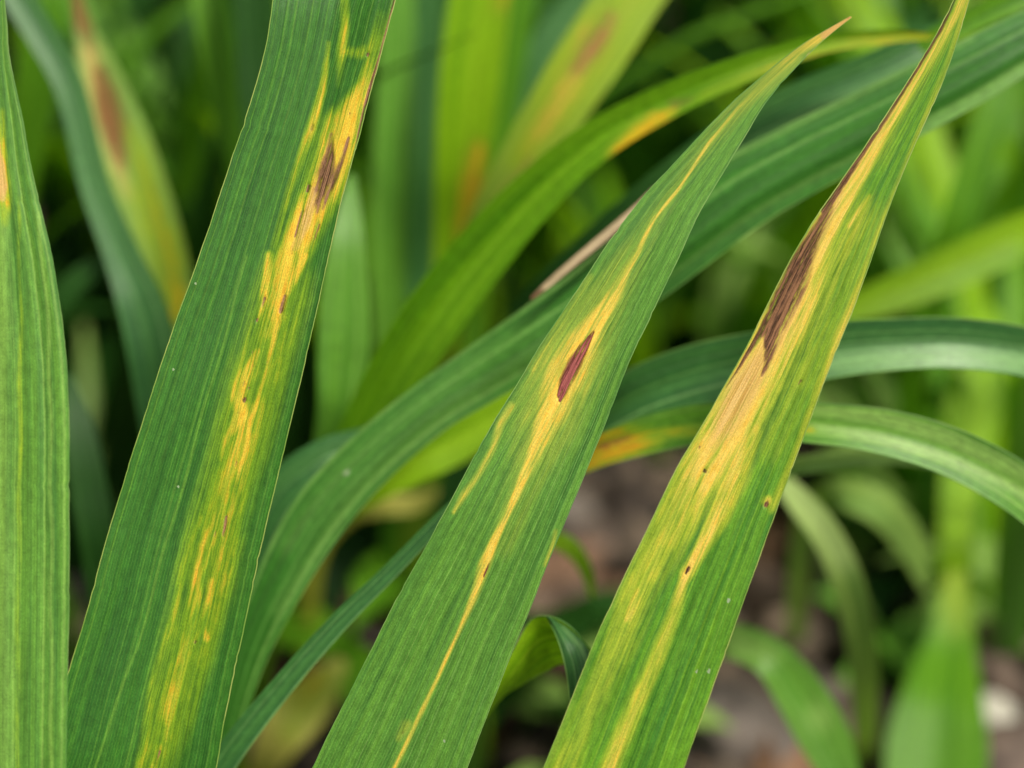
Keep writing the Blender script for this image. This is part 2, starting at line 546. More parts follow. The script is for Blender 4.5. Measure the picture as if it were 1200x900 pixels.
def hero(name, label, left, right, depth, mat, rows, cols, fold_mm, umid, pleats, **kw):
    """a leaf from its two measured edges; depth: [(py, d)...]; the blade is a shallow channel along the midrib"""
    L, R = np.asarray(left, float), np.asarray(right, float)
    c0 = 0.5 * (L[1] + R[1]); c1 = 0.5 * (L[-2] + R[-2])
    ax = (c1 - c0) / np.linalg.norm(c1 - c0)
    nx = np.array([ax[1], -ax[0]])
    if nx[0] < 0: nx = -nx
    tl, sl = L @ ax, L @ nx
    tr, sr = R @ ax, R @ nx
    t0, t1 = min(tl[0], tr[0]), max(tl[-1], tr[-1])
    tin = np.array([0.0, 0.0]); 
    # dense rows inside the picture, sparse outside
    lo = t0; hi = t1
    ta = max(lo, (np.array([c0[0], -15]) @ ax) - 60); tb = min(hi, (np.array([c1[0], 915]) @ ax) + 60)
    seg = [np.linspace(ta, tb, rows)]
    if lo < ta - 1: seg.insert(0, np.linspace(lo, ta, 26)[:-1])
    if hi > tb + 1: seg.append(np.linspace(tb, hi, 40)[1:])
    t = np.concatenate(seg)
    sL, sR = np.interp(t, tl, sl), np.interp(t, tr, sr)
    sm = rows / 60.0
    sL, sR = gsmooth(sL, sm), gsmooth(sR, sm)
    ed = lambda k: 0.7 * grain_noise(np.zeros_like(t), t, 1.0, 0.035, k) + 0.35 * grain_noise(np.zeros_like(t), t, 1.0, 0.16, k + 1)
    tipfade = np.clip((sR - sL) / 30.0, 0, 1)
    sL, sR = sL + 0.5 * ed(abs(int(L[3, 0])) + 3) * tipfade, sR + 0.5 * ed(abs(int(R[3, 0])) + 3) * tipfade
    rn = np.random.default_rng(abs(int(L[3, 0])) + 11)
    for q in range(9):
        tc_, am = rn.uniform(ta, tb), rn.uniform(.5, 1.2)
        bump = am * np.exp(-((t - tc_) / rn.uniform(2.5, 6)) ** 2) * tipfade
        if q % 2: sL = sL + bump
        else: sR = sR - bump
    u = np.linspace(0, 1, cols)
    s = sL[:, None] + (sR - sL)[:, None] * u[None, :]
    px = t[:, None] * ax[0] + s * nx[0]
    py = t[:, None] * ax[1] + s * nx[1]
    dp = np.asarray(depth, float)
    o = np.argsort(dp[:, 0])
    d = np.interp(py, dp[o, 0], dp[o, 1])
    d = np.stack([gsmooth(d[:, j], sm) for j in range(cols)], 1)
    wn_ = (sR - sL)[:, None] / np.percentile(sR - sL, 80)
    q = np.abs(u - umid) / np.where(u < umid, umid, 1 - umid)
    prof = -fold_mm * 1e-3 * (np.sqrt(q * q + 0.01) - 0.1)
    prof = prof + 1e-3 * sum(a * np.cos(2 * math.pi * (u * f + p)) for a, f, p in pleats)
    d = d + prof[None, :] * wn_
    d = d + (0.00022 * grain_noise((u * 24)[None, :] + 0 * t[:, None], t[:, None] * 0.125 + 0 * u[None, :], 0.16, 0.06, 77) + 0.00007 * grain_noise((u * 24)[None, :] + 0 * t[:, None], t[:, None] * 0.125 + 0 * u[None, :], 0.5, 0.12, 78)) * np.clip(wn_, 0, 1)
    pos = P(px, py, d)
    return build_leaf(name, label, 'leaf', pos, px, py, M[mat], umid=umid, **kw)


# --- B : broad deep green leaf
B_AXIS = np.array([(412, 110), (392, 180), (368, 240), (345, 295), (322, 350), (300, 430), (284, 490), (272, 560), (262, 620), (246, 690), (228, 760)], float)
B_FLECKS = []
for _ in range(34):
    q = rng.uniform(0, 10) ** 1.0 * (rng.uniform(.5, 1))
    c_ = B_AXIS[int(q)] + (q % 1) * (B_AXIS[min(int(q) + 1, 10)] - B_AXIS[int(q)])
    B_FLECKS.append((c_[0] + rng.normal(0, 9), c_[1] + rng.normal(0, 8), rng.uniform(2, 11)))
hero('leaf', 'broad deep green leaf with a ragged yellow and brown streak beside its midrib',
     [(560, -700), (322, -20), (320, 0), (310, 67), (293, 123), (267, 200), (235, 297), (207, 373), (187, 433), (163, 507), (135, 597), (115, 667), (100, 727), (82, 780), (62, 850), (47, 900), (-40, 1250), (-60, 1600), (-40, 2000)],
     [(560, -701), (468, -20), (463, 0), (447, 57), (433, 110), (413, 187), (399, 237), (385, 300), (367, 383), (347, 467), (330, 540), (316, 597), (300, 667), (283, 750), (263, 840), (254, 900), (160, 1250), (80, 1600), (40, 2000)],
     [(-700, .43), (0, .404), (450, .400), (900, .398), (1300, .405), (2000, .43)], 'B', 430, 108, 3.3, 0.54,
     [(.05, 4, .1), (.025, 11, .3)],
     margin=M['margin'], margin_r=0.00008, midrib=0.012,
     split=[('yel', 'yellow_patch', 0.62), ('nec', 'lesion', 0.5)], min_faces=60,
     marks=dict(
         yel=[
             {'p': [(407, -20, 5, .5), (404, 30, 5, .6), (400, 58, 6, .55), (396, 100, 5, .2)], 'soft': .8},
             {'p': [(448, 20, 9, .3), (436, 58, 9, .6), (420, 62, 7, .5), (402, 60, 6, .55)], 'soft': .8},
             {'p': [(436, 62, 7, .55), (426, 100, 8, .7), (412, 130, 15, .85), (402, 150, 22, .95), (392, 185, 22, 1), (372, 232, 20, 1), (353, 272, 20, 1), (340, 305, 19, .95), (331, 335, 17, .8), (322, 370, 14, .7)], 'soft': .5},
             {'p': [(384, 50, 3, .45), (377, 105, 4.5, .75), (366, 150, 6, .8), (353, 185, 5, .6), (337, 228, 5, .5), (322, 290, 5, .45)], 'soft': .7},
             {'p': [(318, 300, 6, .95), (310, 350, 6, 1), (302, 374, 4, .8)], 'soft': .7},
             {'p': [(357, 300, 7, 1), (333, 350, 6, 1), (322, 387, 4.5, 1), (316, 415, 4, .9)], 'soft': .6},
             {'p': [(301, 412, 6, .9), (290, 440, 11, 1), (281, 465, 10, 1), (284, 485, 11, 1), (266, 512, 6, .9), (257, 538, 4, .7)], 'soft': .6},
             {'p': [(322, 390, 6, .75), (312, 430, 8, .85), (303, 468, 6, .85), (293, 490, 5, .95), (290, 517, 4, .95), (280, 547, 4, .95), (272, 594, 4, .95), (265, 625, 5, .95), (258, 655, 4, .8)], 'soft': .7},
             {'p': [(246, 680, 6, .9), (240, 707, 6, .9), (238, 730, 4, .7), (242, 748, 6, .8)], 'soft': .8},
             {'p': [(237, 606, 4, .8), (235, 618, 3, .7)], 'soft': .8},
             {'p': [(219, 745, 2.5, .7), (210, 772, 3, .8), (205, 795, 3, .6)], 'soft': .8},
             {'p': [(186, 875, 5, .9), (180, 905, 6, .9)], 'soft': .8},
             {'p': [(335, 330, 30, .5), (306, 430, 32, .6), (282, 520, 30, .6), (258, 600, 30, .64), (240, 680, 31, .66), (217, 770, 28, .62), (196, 850, 25, .56), (176, 920, 23, .5)], 'soft': .8},
             {'p': [(222, 640, 6, .5), (202, 722, 6, .55), (182, 800, 6, .55), (163, 893, 7, .6), (150, 950, 7, .6)], 'soft': .8},
             {'p': [(470, -20, 6, .5), (447, 60, 6, .55), (430, 120, 8, .9), (411, 190, 6, .8), (399, 237, 4, .5)], 'soft': .7},
         ],
         nec=[
             {'p': [(389, 157, 3, .6), (386, 180, 6, .8), (380, 204, 11, .95), (375, 224, 9, .75), (371, 246, 6, .5)], 'soft': .9},
             {'p': [(409, 161, 2, .6), (400, 186, 3, .7), (391, 211, 3.5, .8), (384, 227, 3.5, .7), (377, 245, 2.5, .5)], 'soft': .9},
             [(361, 217, 2, .9), (359, 224, 2, .9)], [(354, 246, 1.6, .8), (346, 278, 1.6, .7)],
             [(334, 346, 2, .8), (328, 365, 2.5, .9)], [(310, 349, 2, .75), (307, 360, 1.5, .6)], [(300, 374, 2, .8)],
             [(288, 468, 3, .75)], [(293, 454, 2, .7)], [(266, 606, 2, .7), (263, 628, 2, .6)], [(230, 752, 1.8, .8)], [(186, 880, 2, .6), (181, 897, 2, .6)],
             [(463, 0, 2.5, .8), (447, 57, 2.5, .9), (433, 110, 2.5, .9), (416, 175, 1.5, .7)], [(430, 63, 2.2, .8)],
             [(366, 152, 2, .6), (368, 145, 1.5, .6)], [(375, 262, 1.5, .6), (366, 290, 1.2, .5)],
         ] + [[(cx, cy, .9, .6), (cx - ln * .2, cy + ln * .7, .8, .45)] for cx, cy, ln in B_FLECKS],
         dry=[[(368, 222, 5, .7), (358, 262, 7, .7), (347, 290, 6, .5)]],
         spk=[[(208, 570, 1.4)], [(202, 433, 1.2)], [(230, 332, 1)]],
         lite=[{'p': [(290, 300, 1.2, .6), (160, 760, 1.2, .7), (110, 900, 1.2, .7)], 'soft': .6}],
     ))

# --- C : leaf with the spindle-shaped purple spot
hero('leaf', 'green leaf with a purple spindle-shaped spot in a yellow halo and a dry tip',
     [(996, 19), (967, 36), (940, 50), (900, 83), (850, 127), (798, 183), (750, 233), (702, 300), (677, 340), (640, 393), (600, 460), (567, 513), (521, 600), (500, 640), (467, 697), (433, 767), (400, 830), (366, 900), (240, 1200), (130, 1550), (90, 2000)],
     [(998, 21), (968, 43), (947, 63), (923, 90), (900, 113), (873, 160), (847, 203), (820, 247), (796, 300), (763, 370), (737, 423), (717, 477), (693, 537), (667, 600), (640, 663), (620, 717), (600, 763), (577, 823), (547, 900), (430, 1200), (280, 1550), (170, 2000)],
     [(0, .408), (40, .406), (300, .402), (600, .400), (900, .402), (1300, .41), (2000, .44)], 'C', 430, 104, 3.0, 0.5,
     [(.035, 5, .2), (.02, 13, .6)],
     margin=M['margin_green'], margin_r=0.00007,
     split=[('yel', 'yellow_patch', 0.62), ('nec', 'lesion', 0.5), ('dry', 'dry_tip', 0.55)], min_faces=60,
     marks=dict(
         yel=[
             {'p': [(440, 950, 3.2, .95), (462, 900, 3.2, .95), (487, 847, 2.6, .95), (513, 797, 2.4, .9), (537, 743, 2.6, .85), (553, 703, 4.5, .8), (567, 663, 6.5, .9), (580, 635, 5, .9), (595, 605, 3.6, .95), (610, 570, 6, .95), (628, 525, 10, .95)], 'soft': .5},
             {'p': [(628, 525, 10, .9), (645, 485, 18, .9), (662, 445, 27, .95), (682, 405, 23, .95), (700, 375, 14, .9), (720, 345, 9, .9), (735, 315, 5, .85), (748, 295, 3.4, .8), (767, 257, 2.6, .75), (797, 220, 2.2, .72), (830, 167, 2.2, .72), (863, 127, 2.2, .7), (900, 90, 3, .55), (935, 60, 7, .6), (958, 44, 9, .85)], 'soft': .55},
             {'p': [(590, 640, 18, .25), (620, 550, 26, .36), (640, 490, 42, .44), (662, 430, 44, .48), (710, 350, 26, .42), (755, 280, 16, .3), (800, 205, 12, .25), (860, 130, 12, .36), (930, 65, 12, .55)], 'soft': .9},
             {'p': [(600, 475, 5, .6), (587, 497, 5, .75), (577, 525, 4, .75), (560, 555, 4, .7), (543, 580, 4, .85), (532, 600, 3, .8)], 'soft': .9},
             {'p': [(690, 325, 7, .4), (655, 380, 9, .45), (625, 430, 9, .5)], 'soft': .9},
             {'p': [(651, 622, 2.5, .5), (645, 645, 3, .55), (638, 662, 3, .45)], 'soft': .7},
             {'p': [(476, 850, 7, .4), (468, 865, 6, .35)], 'soft': .9},
         ],
         nec=[{'p': [(656.5, 471, 1.2, .75), (658, 464, 4.5, .8), (664, 447, 8, .8), (674, 427, 9, .8), (684, 408, 6, .8), (690, 398, 3.4, .78), (696, 388, 1.2, .7)], 'soft': .1},
              {'p': [(661, 457, 2, .9), (666, 445, 3, 1.15), (673, 429, 4, 1.2), (679, 416, 2.4, .95)], 'soft': .4},
              [(573, 661, 1.5, .6), (566, 676, 1.2, .6)], [(471, 858, 2, .5)],
              [(995, 21, 1.0, .45)]],
         dry=[[(966, 42, 5, .7), (975, 35, 8, 1), (1000, 18, 8, 1)], [(950, 65, 4, .8), (930, 90, 3.5, .7), (915, 108, 2, .5)]],
         spk=[[(560, 870, 1.2)], [(520, 868, 1.2)]],
     ))

# --- D : yellowing leaf with a brown left margin
hero('leaf', 'yellowing leaf with long brown dead patch along its left margin',
     [(1160, -75), (1117, 0), (1100, 37), (1080, 70), (1057, 107), (1033, 143), (1000, 193), (973, 230), (950, 263), (928, 300), (893, 370), (867, 423), (840, 467), (817, 510), (800, 533), (768, 600), (733, 673), (700, 743), (667, 827), (638, 897), (520, 1200), (400, 1550), (330, 2000)],
     [(1161, -75), (1135, 0), (1127, 33), (1110, 83), (1090, 130), (1063, 190), (1043, 240), (1022, 300), (1000, 363), (980, 410), (957, 470), (940, 517), (923, 563), (910, 597), (880, 680), (853, 757), (827, 827), (802, 897), (690, 1200), (530, 1550), (420, 2000)],
     [(-80, .402), (0, .401), (300, .398), (600, .396), (900, .394), (1300, .40), (2000, .43)], 'D', 440, 108, 2.6, 0.5,
     [(.05, 5, .35), (.03, 12, .1)],
     margin=M['margin'], margin_r=0.00008,
     split=[('yel', 'yellow_patch', 0.66), ('nec', 'lesion', 0.5)], min_faces=60,
     marks=dict(
         yel=[
             {'p': [(1140, -30, 8, .7), (1120, 15, 5, .7), (1085, 75, 7, .75), (1060, 115, 8, .85), (1030, 160, 10, .9), (1000, 208, 12, .95), (975, 250, 16, 1), (955, 288, 22, 1), (938, 330, 24, 1), (920, 370, 30, 1), (905, 400, 32, 1), (885, 440, 32, 1), (862, 485, 32, 1), (840, 525, 30, .98), (822, 560, 28, .85)], 'soft': .45},
             {'p': [(822, 555, 34, .72), (795, 605, 30, .58), (770, 650, 26, .5), (745, 700, 22, .46), (730, 740, 20, .42), (710, 785, 20, .36), (685, 845, 20, .36), (655, 905, 20, .4)], 'soft': .8},
             {'p': [(880, 500, 14, .8), (862, 555, 14, .8), (842, 605, 12, .8), (822, 645, 8, .8), (805, 672, 7, 1), (800, 684, 5, .8), (790, 715, 8, .5), (770, 770, 10, .56), (745, 830, 10, .62), (715, 895, 10, .7), (695, 940, 11, .7)], 'soft': .75},
             {'p': [(735, 725, 6, .75), (742, 705, 5, .8), (748, 690, 4, .7)], 'soft': .8},
             {'p': [(1133, 0, 5, .6), (1110, 80, 4, .42), (1060, 195, 4, .42), (1020, 303, 6, .45), (1000, 360, 9, .75), (985, 395, 8, .8), (960, 460, 8, .6), (935, 530, 7, .5), (908, 595, 8, .4)], 'soft': .9},
             {'p': [(960, 430, 60, .0), (1000, 260, 34, .42), (950, 400, 30, .36), (900, 520, 26, .3)], 'soft': .9},
             {'p': [(1020, 175, 22, .4), (1060, 110, 16, .42), (1105, 40, 10, .5)], 'soft': .9},
             {'p': [(995, 265, 4, .7), (1008, 245, 4, .7), (1018, 230, 3, .6)], 'soft': .9},
             {'p': [(900, 587, 6, .8)], 'soft': .8},
             {'p': [(945, 358, 9, .9), (955, 345, 5, .7)], 'soft': .8},
         ],
         nec=[
             {'p': [(1118, 0, 2, .6), (1100, 37, 2.5, .8), (1080, 70, 3, .9), (1058, 106, 4, 1), (1040, 133, 5, 1), (1020, 164, 4, .9), (1000, 194, 4, .85), (985, 217, 4, .8), (965, 246, 5, .85)], 'soft': .6},
             {'p': [(972, 243, 5, .62), (952, 282, 10, .85), (938, 312, 14, 1), (928, 338, 15, 1), (916, 360, 14, 1), (905, 384, 12, 1), (901, 409, 7, .95), (897, 430, 3.5, .75), (893, 440, 2, .6)], 'soft': .5},
             {'p': [(905, 370, 8, .9), (890, 392, 4, .9), (874, 416, 2.4, .8), (862, 437, 1.6, .7), (850, 455, 1.2, .5)], 'soft': .5},
             [(826, 551, 2.3, 1), (825.5, 553, 2.3, 1)], [(899, 590, 2.8, 1), (898, 592, 2.6, 1)], [(808, 666, 2.2, .9), (805, 672, 1.6, .8)],
             [(821, 524, 1.5, .6)], [(940, 445, 1.5, .6), (937, 450, 1.2, .5)],
         ],
         dry=[{'p': [(985, 225, 5, .5), (962, 275, 8, .6), (944, 315, 8, .55), (924, 372, 16, .45), (892, 420, 16, .65), (872, 455, 20, .8), (850, 500, 18, .65), (830, 535, 12, .35)], 'soft': .6}],
         spk=[[(853, 703, 2)], [(832, 786, 1.8)], [(818, 786, 1.3)]],
     ))

# --- A : leaf at the left border
hero('leaf', 'light green striped leaf with pale ribs at the left border',
     [(-6, -60), (-12, 0), (-25, 60), (-45, 150), (-60, 250), (-72, 350), (-78, 500), (-80, 700), (-78, 900), (-70, 1300), (-40, 2000)],
     [(-4, -60), (6, 0), (10, 67), (25, 133), (37, 200), (61, 300), (72, 367), (79, 433), (81, 500), (81, 600), (81, 700), (79, 800), (77, 900), (70, 1300), (40, 2000)],
     [(-80, .394), (0, .393), (450, .391), (900, .390), (1400, .40), (2000, .42)], 'A', 300, 70, 1.2, 0.5,
     [(.16, 5.6, .35), (.04, 12, .1)],
     margin=M['margin_green'], margin_r=0.00008,
     split=[('dry', 'lesion', 0.5)], min_faces=40,
     marks=dict(
         yel=[{'p': [(3, 130, 4, .4), (3, 180, 7, .6), (4, 238, 8, .75), (5, 262, 5, .4)], 'soft': .8},
              {'p': [(22, 230, 3, .22), (24, 420, 3, .3), (20, 900, 4, .26)], 'soft': .9}],
         dry=[{'p': [(0, 160, 2, .4), (1, 195, 5, .9), (2, 220, 6, .9), (2, 234, 4, .6)], 'soft': .5}],
         lite=[{'p': [(0, 250, 8, .7), (2, 600, 9, .6), (4, 900, 9, .5)], 'soft': .9}, {'p': [(45, 250, 2, .7), (58, 400, 2, .8), (60, 600, 2, .7), (60, 900, 2, .6)], 'soft': .9}],
     ))


def ribbon(label, pts, mat, group=None, fold=0.0, rows=70, cols=17, cat='leaf', name='leaf', marks=None, split=None, umid=0.5, pleats=(), margin=None, roll=0.0, midrib=0.05):
    """a leaf from its centre line: (px, py, width, depth[, tilt]) from tip to base; 'g' instead of a depth sets the point on the ground"""
    pp = []
    for p in pts:
        d = gd(p[1]) if p[3] == 'g' else p[3]
        pp.append((p[0], p[1], p[2], d, (p[4] if len(p) > 4 else 0.0) + roll))
    pp = np.asarray(pp, float)
    c = catmull(pp, np.linspace(0, len(pp) - 1, rows))
    cen = P(c[:, 0], c[:, 1], c[:, 3])
    tan = np.gradient(cen, axis=0)
    tan /= np.linalg.norm(tan, axis=1, keepdims=True) + 1e-20
    view = cen - CAM
    view /= np.linalg.norm(view, axis=1, keepdims=True)
    X = np.cross(view, tan)
    X /= np.linalg.norm(X, axis=1, keepdims=True) + 1e-20
    # keep the cross direction continuous
    for i in range(1, rows):
        if X[i] @ X[i - 1] < 0: X[i] = -X[i]
    N = np.cross(X, tan)
    N *= np.sign(-(N * view).sum(1))[:, None]
    a = np.radians(c[:, 4])
    Xt = X * np.cos(a)[:, None] + N * np.sin(a)[:, None]
    Nt = N * np.cos(a)[:, None] - X * np.sin(a)[:, None]
    hw = np.maximum(c[:, 2], 0.6) * 0.5 * K * c[:, 3] / np.maximum(np.cos(a), 0.35)
    u = np.linspace(-1, 1, cols)
    f = math.radians(fold)
    prof = np.sqrt(u * u + 0.02) * math.sin(f) * (1 if fold >= 0 else 1)
    prof = prof + sum(am * np.cos(2 * math.pi * ((u * .5 + .5) * fr + ph)) for am, fr, ph in pleats)
    pos = cen[:, None, :] + hw[:, None, None] * (u[None, :, None] * math.cos(f) * Xt[:, None, :] + prof[None, :, None] * Nt[:, None, :])
    # where each vertex appears, for placing its marks
    rel = pos - CAM
    dd = rel @ FWD
    px = 600 + (rel @ RIGHT) / dd / K
    py = 450 - (rel @ UP) / dd / K
    return build_leaf(name, label, cat, pos, px, py, M[mat], group, umid, marks, split, margin, 0.00012, midrib, 12)


GB = 'grass-like leaves around the four sharp leaves'
# E: long folded leaf crossing the picture
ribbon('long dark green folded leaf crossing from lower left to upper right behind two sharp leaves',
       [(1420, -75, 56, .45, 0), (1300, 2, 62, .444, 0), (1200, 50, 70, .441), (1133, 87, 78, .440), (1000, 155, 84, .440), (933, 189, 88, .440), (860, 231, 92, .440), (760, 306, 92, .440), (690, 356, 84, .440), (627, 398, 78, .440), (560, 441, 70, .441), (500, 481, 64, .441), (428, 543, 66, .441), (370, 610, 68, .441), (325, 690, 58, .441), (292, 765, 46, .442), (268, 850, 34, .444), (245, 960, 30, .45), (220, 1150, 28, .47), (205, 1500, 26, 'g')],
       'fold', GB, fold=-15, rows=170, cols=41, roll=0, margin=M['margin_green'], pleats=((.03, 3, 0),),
       marks=dict(lite=[{'p': [(335, 640, 10, .25), (400, 555, 12, .3), (470, 492, 12, .32), (560, 422, 12, .3), (640, 372, 12, .15)], 'soft': .9}, {'p': [(330, 715, 10, .3), (420, 570, 12, .35), (520, 485, 12, .4), (640, 405, 12, .3), (720, 350, 10, .1)], 'soft': .9}, {'p': [(1050, 170, 3, .3), (1085, 152, 6, .9), (1133, 126, 8, .95), (1200, 84, 9, .9), (1300, 34, 9, .7)], 'soft': .8}, {'p': [(700, 290, 1.5, .4), (860, 184, 2, .6), (1000, 115, 2, .6), (1140, 46, 2, .6)], 'soft': .8}],  # sky sheen painted on the upper half and along the lower right edge
                  
                  
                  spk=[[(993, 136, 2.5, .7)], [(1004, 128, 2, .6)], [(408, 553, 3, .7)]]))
ribbon('narrow dry tan leaf tip lying along the upper edge of the long folded leaf',
       [(622, 350, 3, .434), (642, 333, 8, .434), (670, 309, 10, .434), (706, 279, 11, .435), (744, 246, 10, .436), (775, 222, 15, .44), (792, 226, 15, .447), (785, 270, 16, .455), (745, 350, 18, .462), (680, 470, 18, .472), (590, 640, 16, .5), (560, 900, 14, 'g')], 'tan', GB, fold=14, rows=70, cols=13,
       marks=dict(nec=[{'p': [(620, 352, 5, .8), (634, 341, 5, .6)], 'soft': .8}, {'p': [(650, 333, 2, .5), (700, 290, 2, .5), (735, 260, 2, .45)], 'soft': .8}]))
# G
ribbon('narrow dark green leaf rising from the lower left towards the purple-spotted leaf',
       [(640, 470, 4, .428), (560, 566, 15, .425), (515, 610, 18, .424), (455, 672, 20, .424), (398, 728, 24, .424), (330, 805, 28, .424), (262, 893, 34, .425), (200, 1000, 36, .43), (120, 1250, 36, .45), (80, 1600, 30, 'g')], 'blue', GB, fold=18, rows=60)
# bright leaf under E
ribbon('bright yellow-green leaf glowing just under the long folded leaf',
       [(660, 436, 10, .50), (605, 474, 44, .50), (535, 516, 54, .50), (480, 544, 50, .50), (425, 578, 38, .503), (378, 620, 26, .51), (338, 680, 22, .52), (300, 765, 22, .53), (272, 850, 22, .54), (290, 1000, 28, 'g')], 'bright', GB, fold=12, rows=50)
# pale leaf seen between B and E
ribbon('dull blue-green leaf arching beside the broad leaf at its right edge',
       [(520, 470, 8, .47), (440, 520, 46, .465), (380, 545, 60, .462), (330, 585, 60, .462), (300, 650, 52, .465), (280, 740, 46, .47), (262, 860, 40, .48), (250, 1050, 30, 'g')], 'blue', GB, fold=10, rows=50)
# H1
ribbon('arching leaf with a painted sheen, the upper of two crossing behind the brown-edged leaf',
       [(1330, 470, 54, .452), (1260, 432, 58, .447), (1200, 412, 60, .444), (1120, 402, 62, .442), (1040, 404, 64, .442), (960, 412, 70, .443), (880, 426, 76, .444), (800, 446, 78, .446), (730, 476, 70, .45), (660, 530, 60, .46), (600, 620, 50, .48), (560, 760, 44, .51), (540, 960, 36, 'g')], 'blue', GB, fold=20, rows=90, cols=25, margin=M['margin_green'],
       marks=dict(lite=[{'p': [(940, 428, 12, .5), (1040, 422, 15, .95), (1120, 418, 15, 1), (1200, 427, 14, 1), (1260, 442, 14, 1)], 'soft': .9}]))  # whitish sheen of the lower half painted in as pale colour
# H2
ribbon('arching pale-striped leaf with an orange end, lower of two behind the brown-edged leaf',
       [(1400, 790, 40, .435), (1300, 672, 56, .432), (1250, 618, 60, .431), (1190, 570, 60, .430), (1115, 530, 58, .430), (1035, 506, 54, .430), (955, 496, 48, .431), (880, 493, 46, .434), (810, 498, 48, .438), (740, 515, 44, .442), (690, 535, 34, .446), (650, 562, 24, .452), (600, 640, 20, .47), (560, 800, 20, .5), (550, 1000, 20, 'g')], 'fresh', GB, fold=16, rows=110, cols=25, margin=M['margin_green'],
       marks=dict(yel=[{'p': [(660, 550, 24, .95), (700, 530, 26, 1), (740, 520, 18, .9), (780, 512, 10, .5)], 'soft': .9}, {'p': [(780, 508, 8, .6), (880, 500, 6, .5), (950, 503, 5, .6)], 'soft': .9}],
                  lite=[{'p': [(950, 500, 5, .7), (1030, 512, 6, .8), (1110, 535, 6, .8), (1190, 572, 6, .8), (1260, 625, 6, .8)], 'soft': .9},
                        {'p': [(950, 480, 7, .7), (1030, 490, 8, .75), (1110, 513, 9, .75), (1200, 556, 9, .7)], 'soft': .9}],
                  nec=[{'p': [(700, 524, 7, .5), (735, 512, 8, .42)], 'soft': .9}]))
# H3
ribbon('thin pale leaf lying under the arching pale-striped leaf',
       [(1110, 548, 8, .47), (1050, 536, 18, .468), (980, 540, 22, .467), (910, 552, 22, .468), (830, 590, 22, .48), (770, 680, 20, .50), (740, 850, 18, .54), (735, 1000, 18, 'g')], 'pale', GB, rows=50)


def curled():
    """small leaf that rises behind the spotted leaf, folds at its crest and hangs down"""
    root = empty('leaf', P(465, 1250, .445), 'small curled leaf folded over at its crest, low between two sharp leaves', 'leaf', GB)
    base = np.array(root.location)
    def strip(pname, a, b, mat, cols=13, rows=40, bulge=0.0, lite=None):
        a, b = np.asarray(a, float), np.asarray(b, float)
        ts = np.linspace(0, len(a) - 1, rows)
        A, B = catmull(a, ts), catmull(b, ts)
        u = np.linspace(0, 1, cols)[None, :, None]
        q = A[:, None] * (1 - u) + B[:, None] * u
        q[..., 2] -= bulge * 4 * (u * (1 - u))[..., 0]
        px, py = q[..., 0], q[..., 1]
        pos = P(px, py, q[..., 2])
        nr, nc = px.shape
        vlen = np.concatenate([[0], np.cumsum(np.linalg.norm(np.diff(pos[:, nc // 2], axis=0), axis=1))]) * 1000
        UV = np.stack([np.broadcast_to(np.linspace(-5, 5, nc)[None], (nr, nc)), np.broadcast_to(vlen[:, None], (nr, nc))], -1).reshape(-1, 2)
        i = np.arange(nr * nc).reshape(nr, nc)
        F = np.stack([i[:-1, :-1], i[:-1, 1:], i[1:, 1:], i[1:, :-1]], -1).reshape(-1, 4)
        at = {k: np.zeros(nr * nc) for k in ('yel', 'nec', 'dry', 'spk')}
        at['lite'] = strokes(px, py, lite or [], .8).ravel()
        o = mesh_object(pname, pos.reshape(-1, 3) - base, F, M[mat], root, at, UV, grid_normals(pos).reshape(-1, 3))
        tv, tf = tube(pos[:, 0] - base, 0.0001)
        mesh_object('leaf_margin', tv, tf, M['margin_green'], root)
    strip('blade', [(440, 1250, .445), (480, 960, .434), (548, 848, .429), (594, 775, .426), (620, 729, .424), (641, 722, .421), (668, 734, .420), (695, 765, .420)],
          [(490, 1250, .445), (502, 965, .437), (576, 834, .434), (613, 802, .433), (640, 787, .432), (656, 779, .431), (680, 778, .43), (705, 790, .43)], 'bright', bulge=.002)
    strip('folded_tip', [(640, 722, .420), (650, 741, .417), (658, 763, .4155), (664, 790, .415), (668, 822, .415), (669, 850, .416)],
          [(643, 722, .420), (668, 738, .419), (686, 756, .418), (696, 778, .418), (694, 815, .418), (680, 850, .418)], 'blue', bulge=.0015,
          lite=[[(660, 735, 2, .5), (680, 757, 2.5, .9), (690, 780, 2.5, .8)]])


curled()

# S : arched leaf at upper centre
ribbon('long arched green leaf with a yellow patch on its lower edge',
       [(1110, 42, 4, .455), (1040, 43, 18, .455), (960, 52, 26, .455), (870, 81, 36, .455), (780, 119, 46, .457), (700, 164, 54, .459), (630, 224, 64, .462), (560, 302, 76, .466), (500, 382, 78, .47), (450, 460, 68, .476), (405, 545, 54, .485), (362, 612, 44, .505), (318, 700, 38, .54), (284, 860, 32, 'g')], 'lush', GB, fold=26, rows=100, cols=25,
       marks=dict(yel=[{'p': [(722, 178, 11, .9), (748, 160, 14, 1), (772, 142, 11, 1), (792, 128, 6, .6)], 'soft': .8}, {'p': [(820, 112, 8, .35), (900, 80, 12, .45), (1000, 50, 12, .5), (1085, 42, 10, .6)], 'soft': .9}],
                  nec=[{'p': [(788, 122, 8, .5), (810, 116, 5, .5)], 'soft': .9}]))
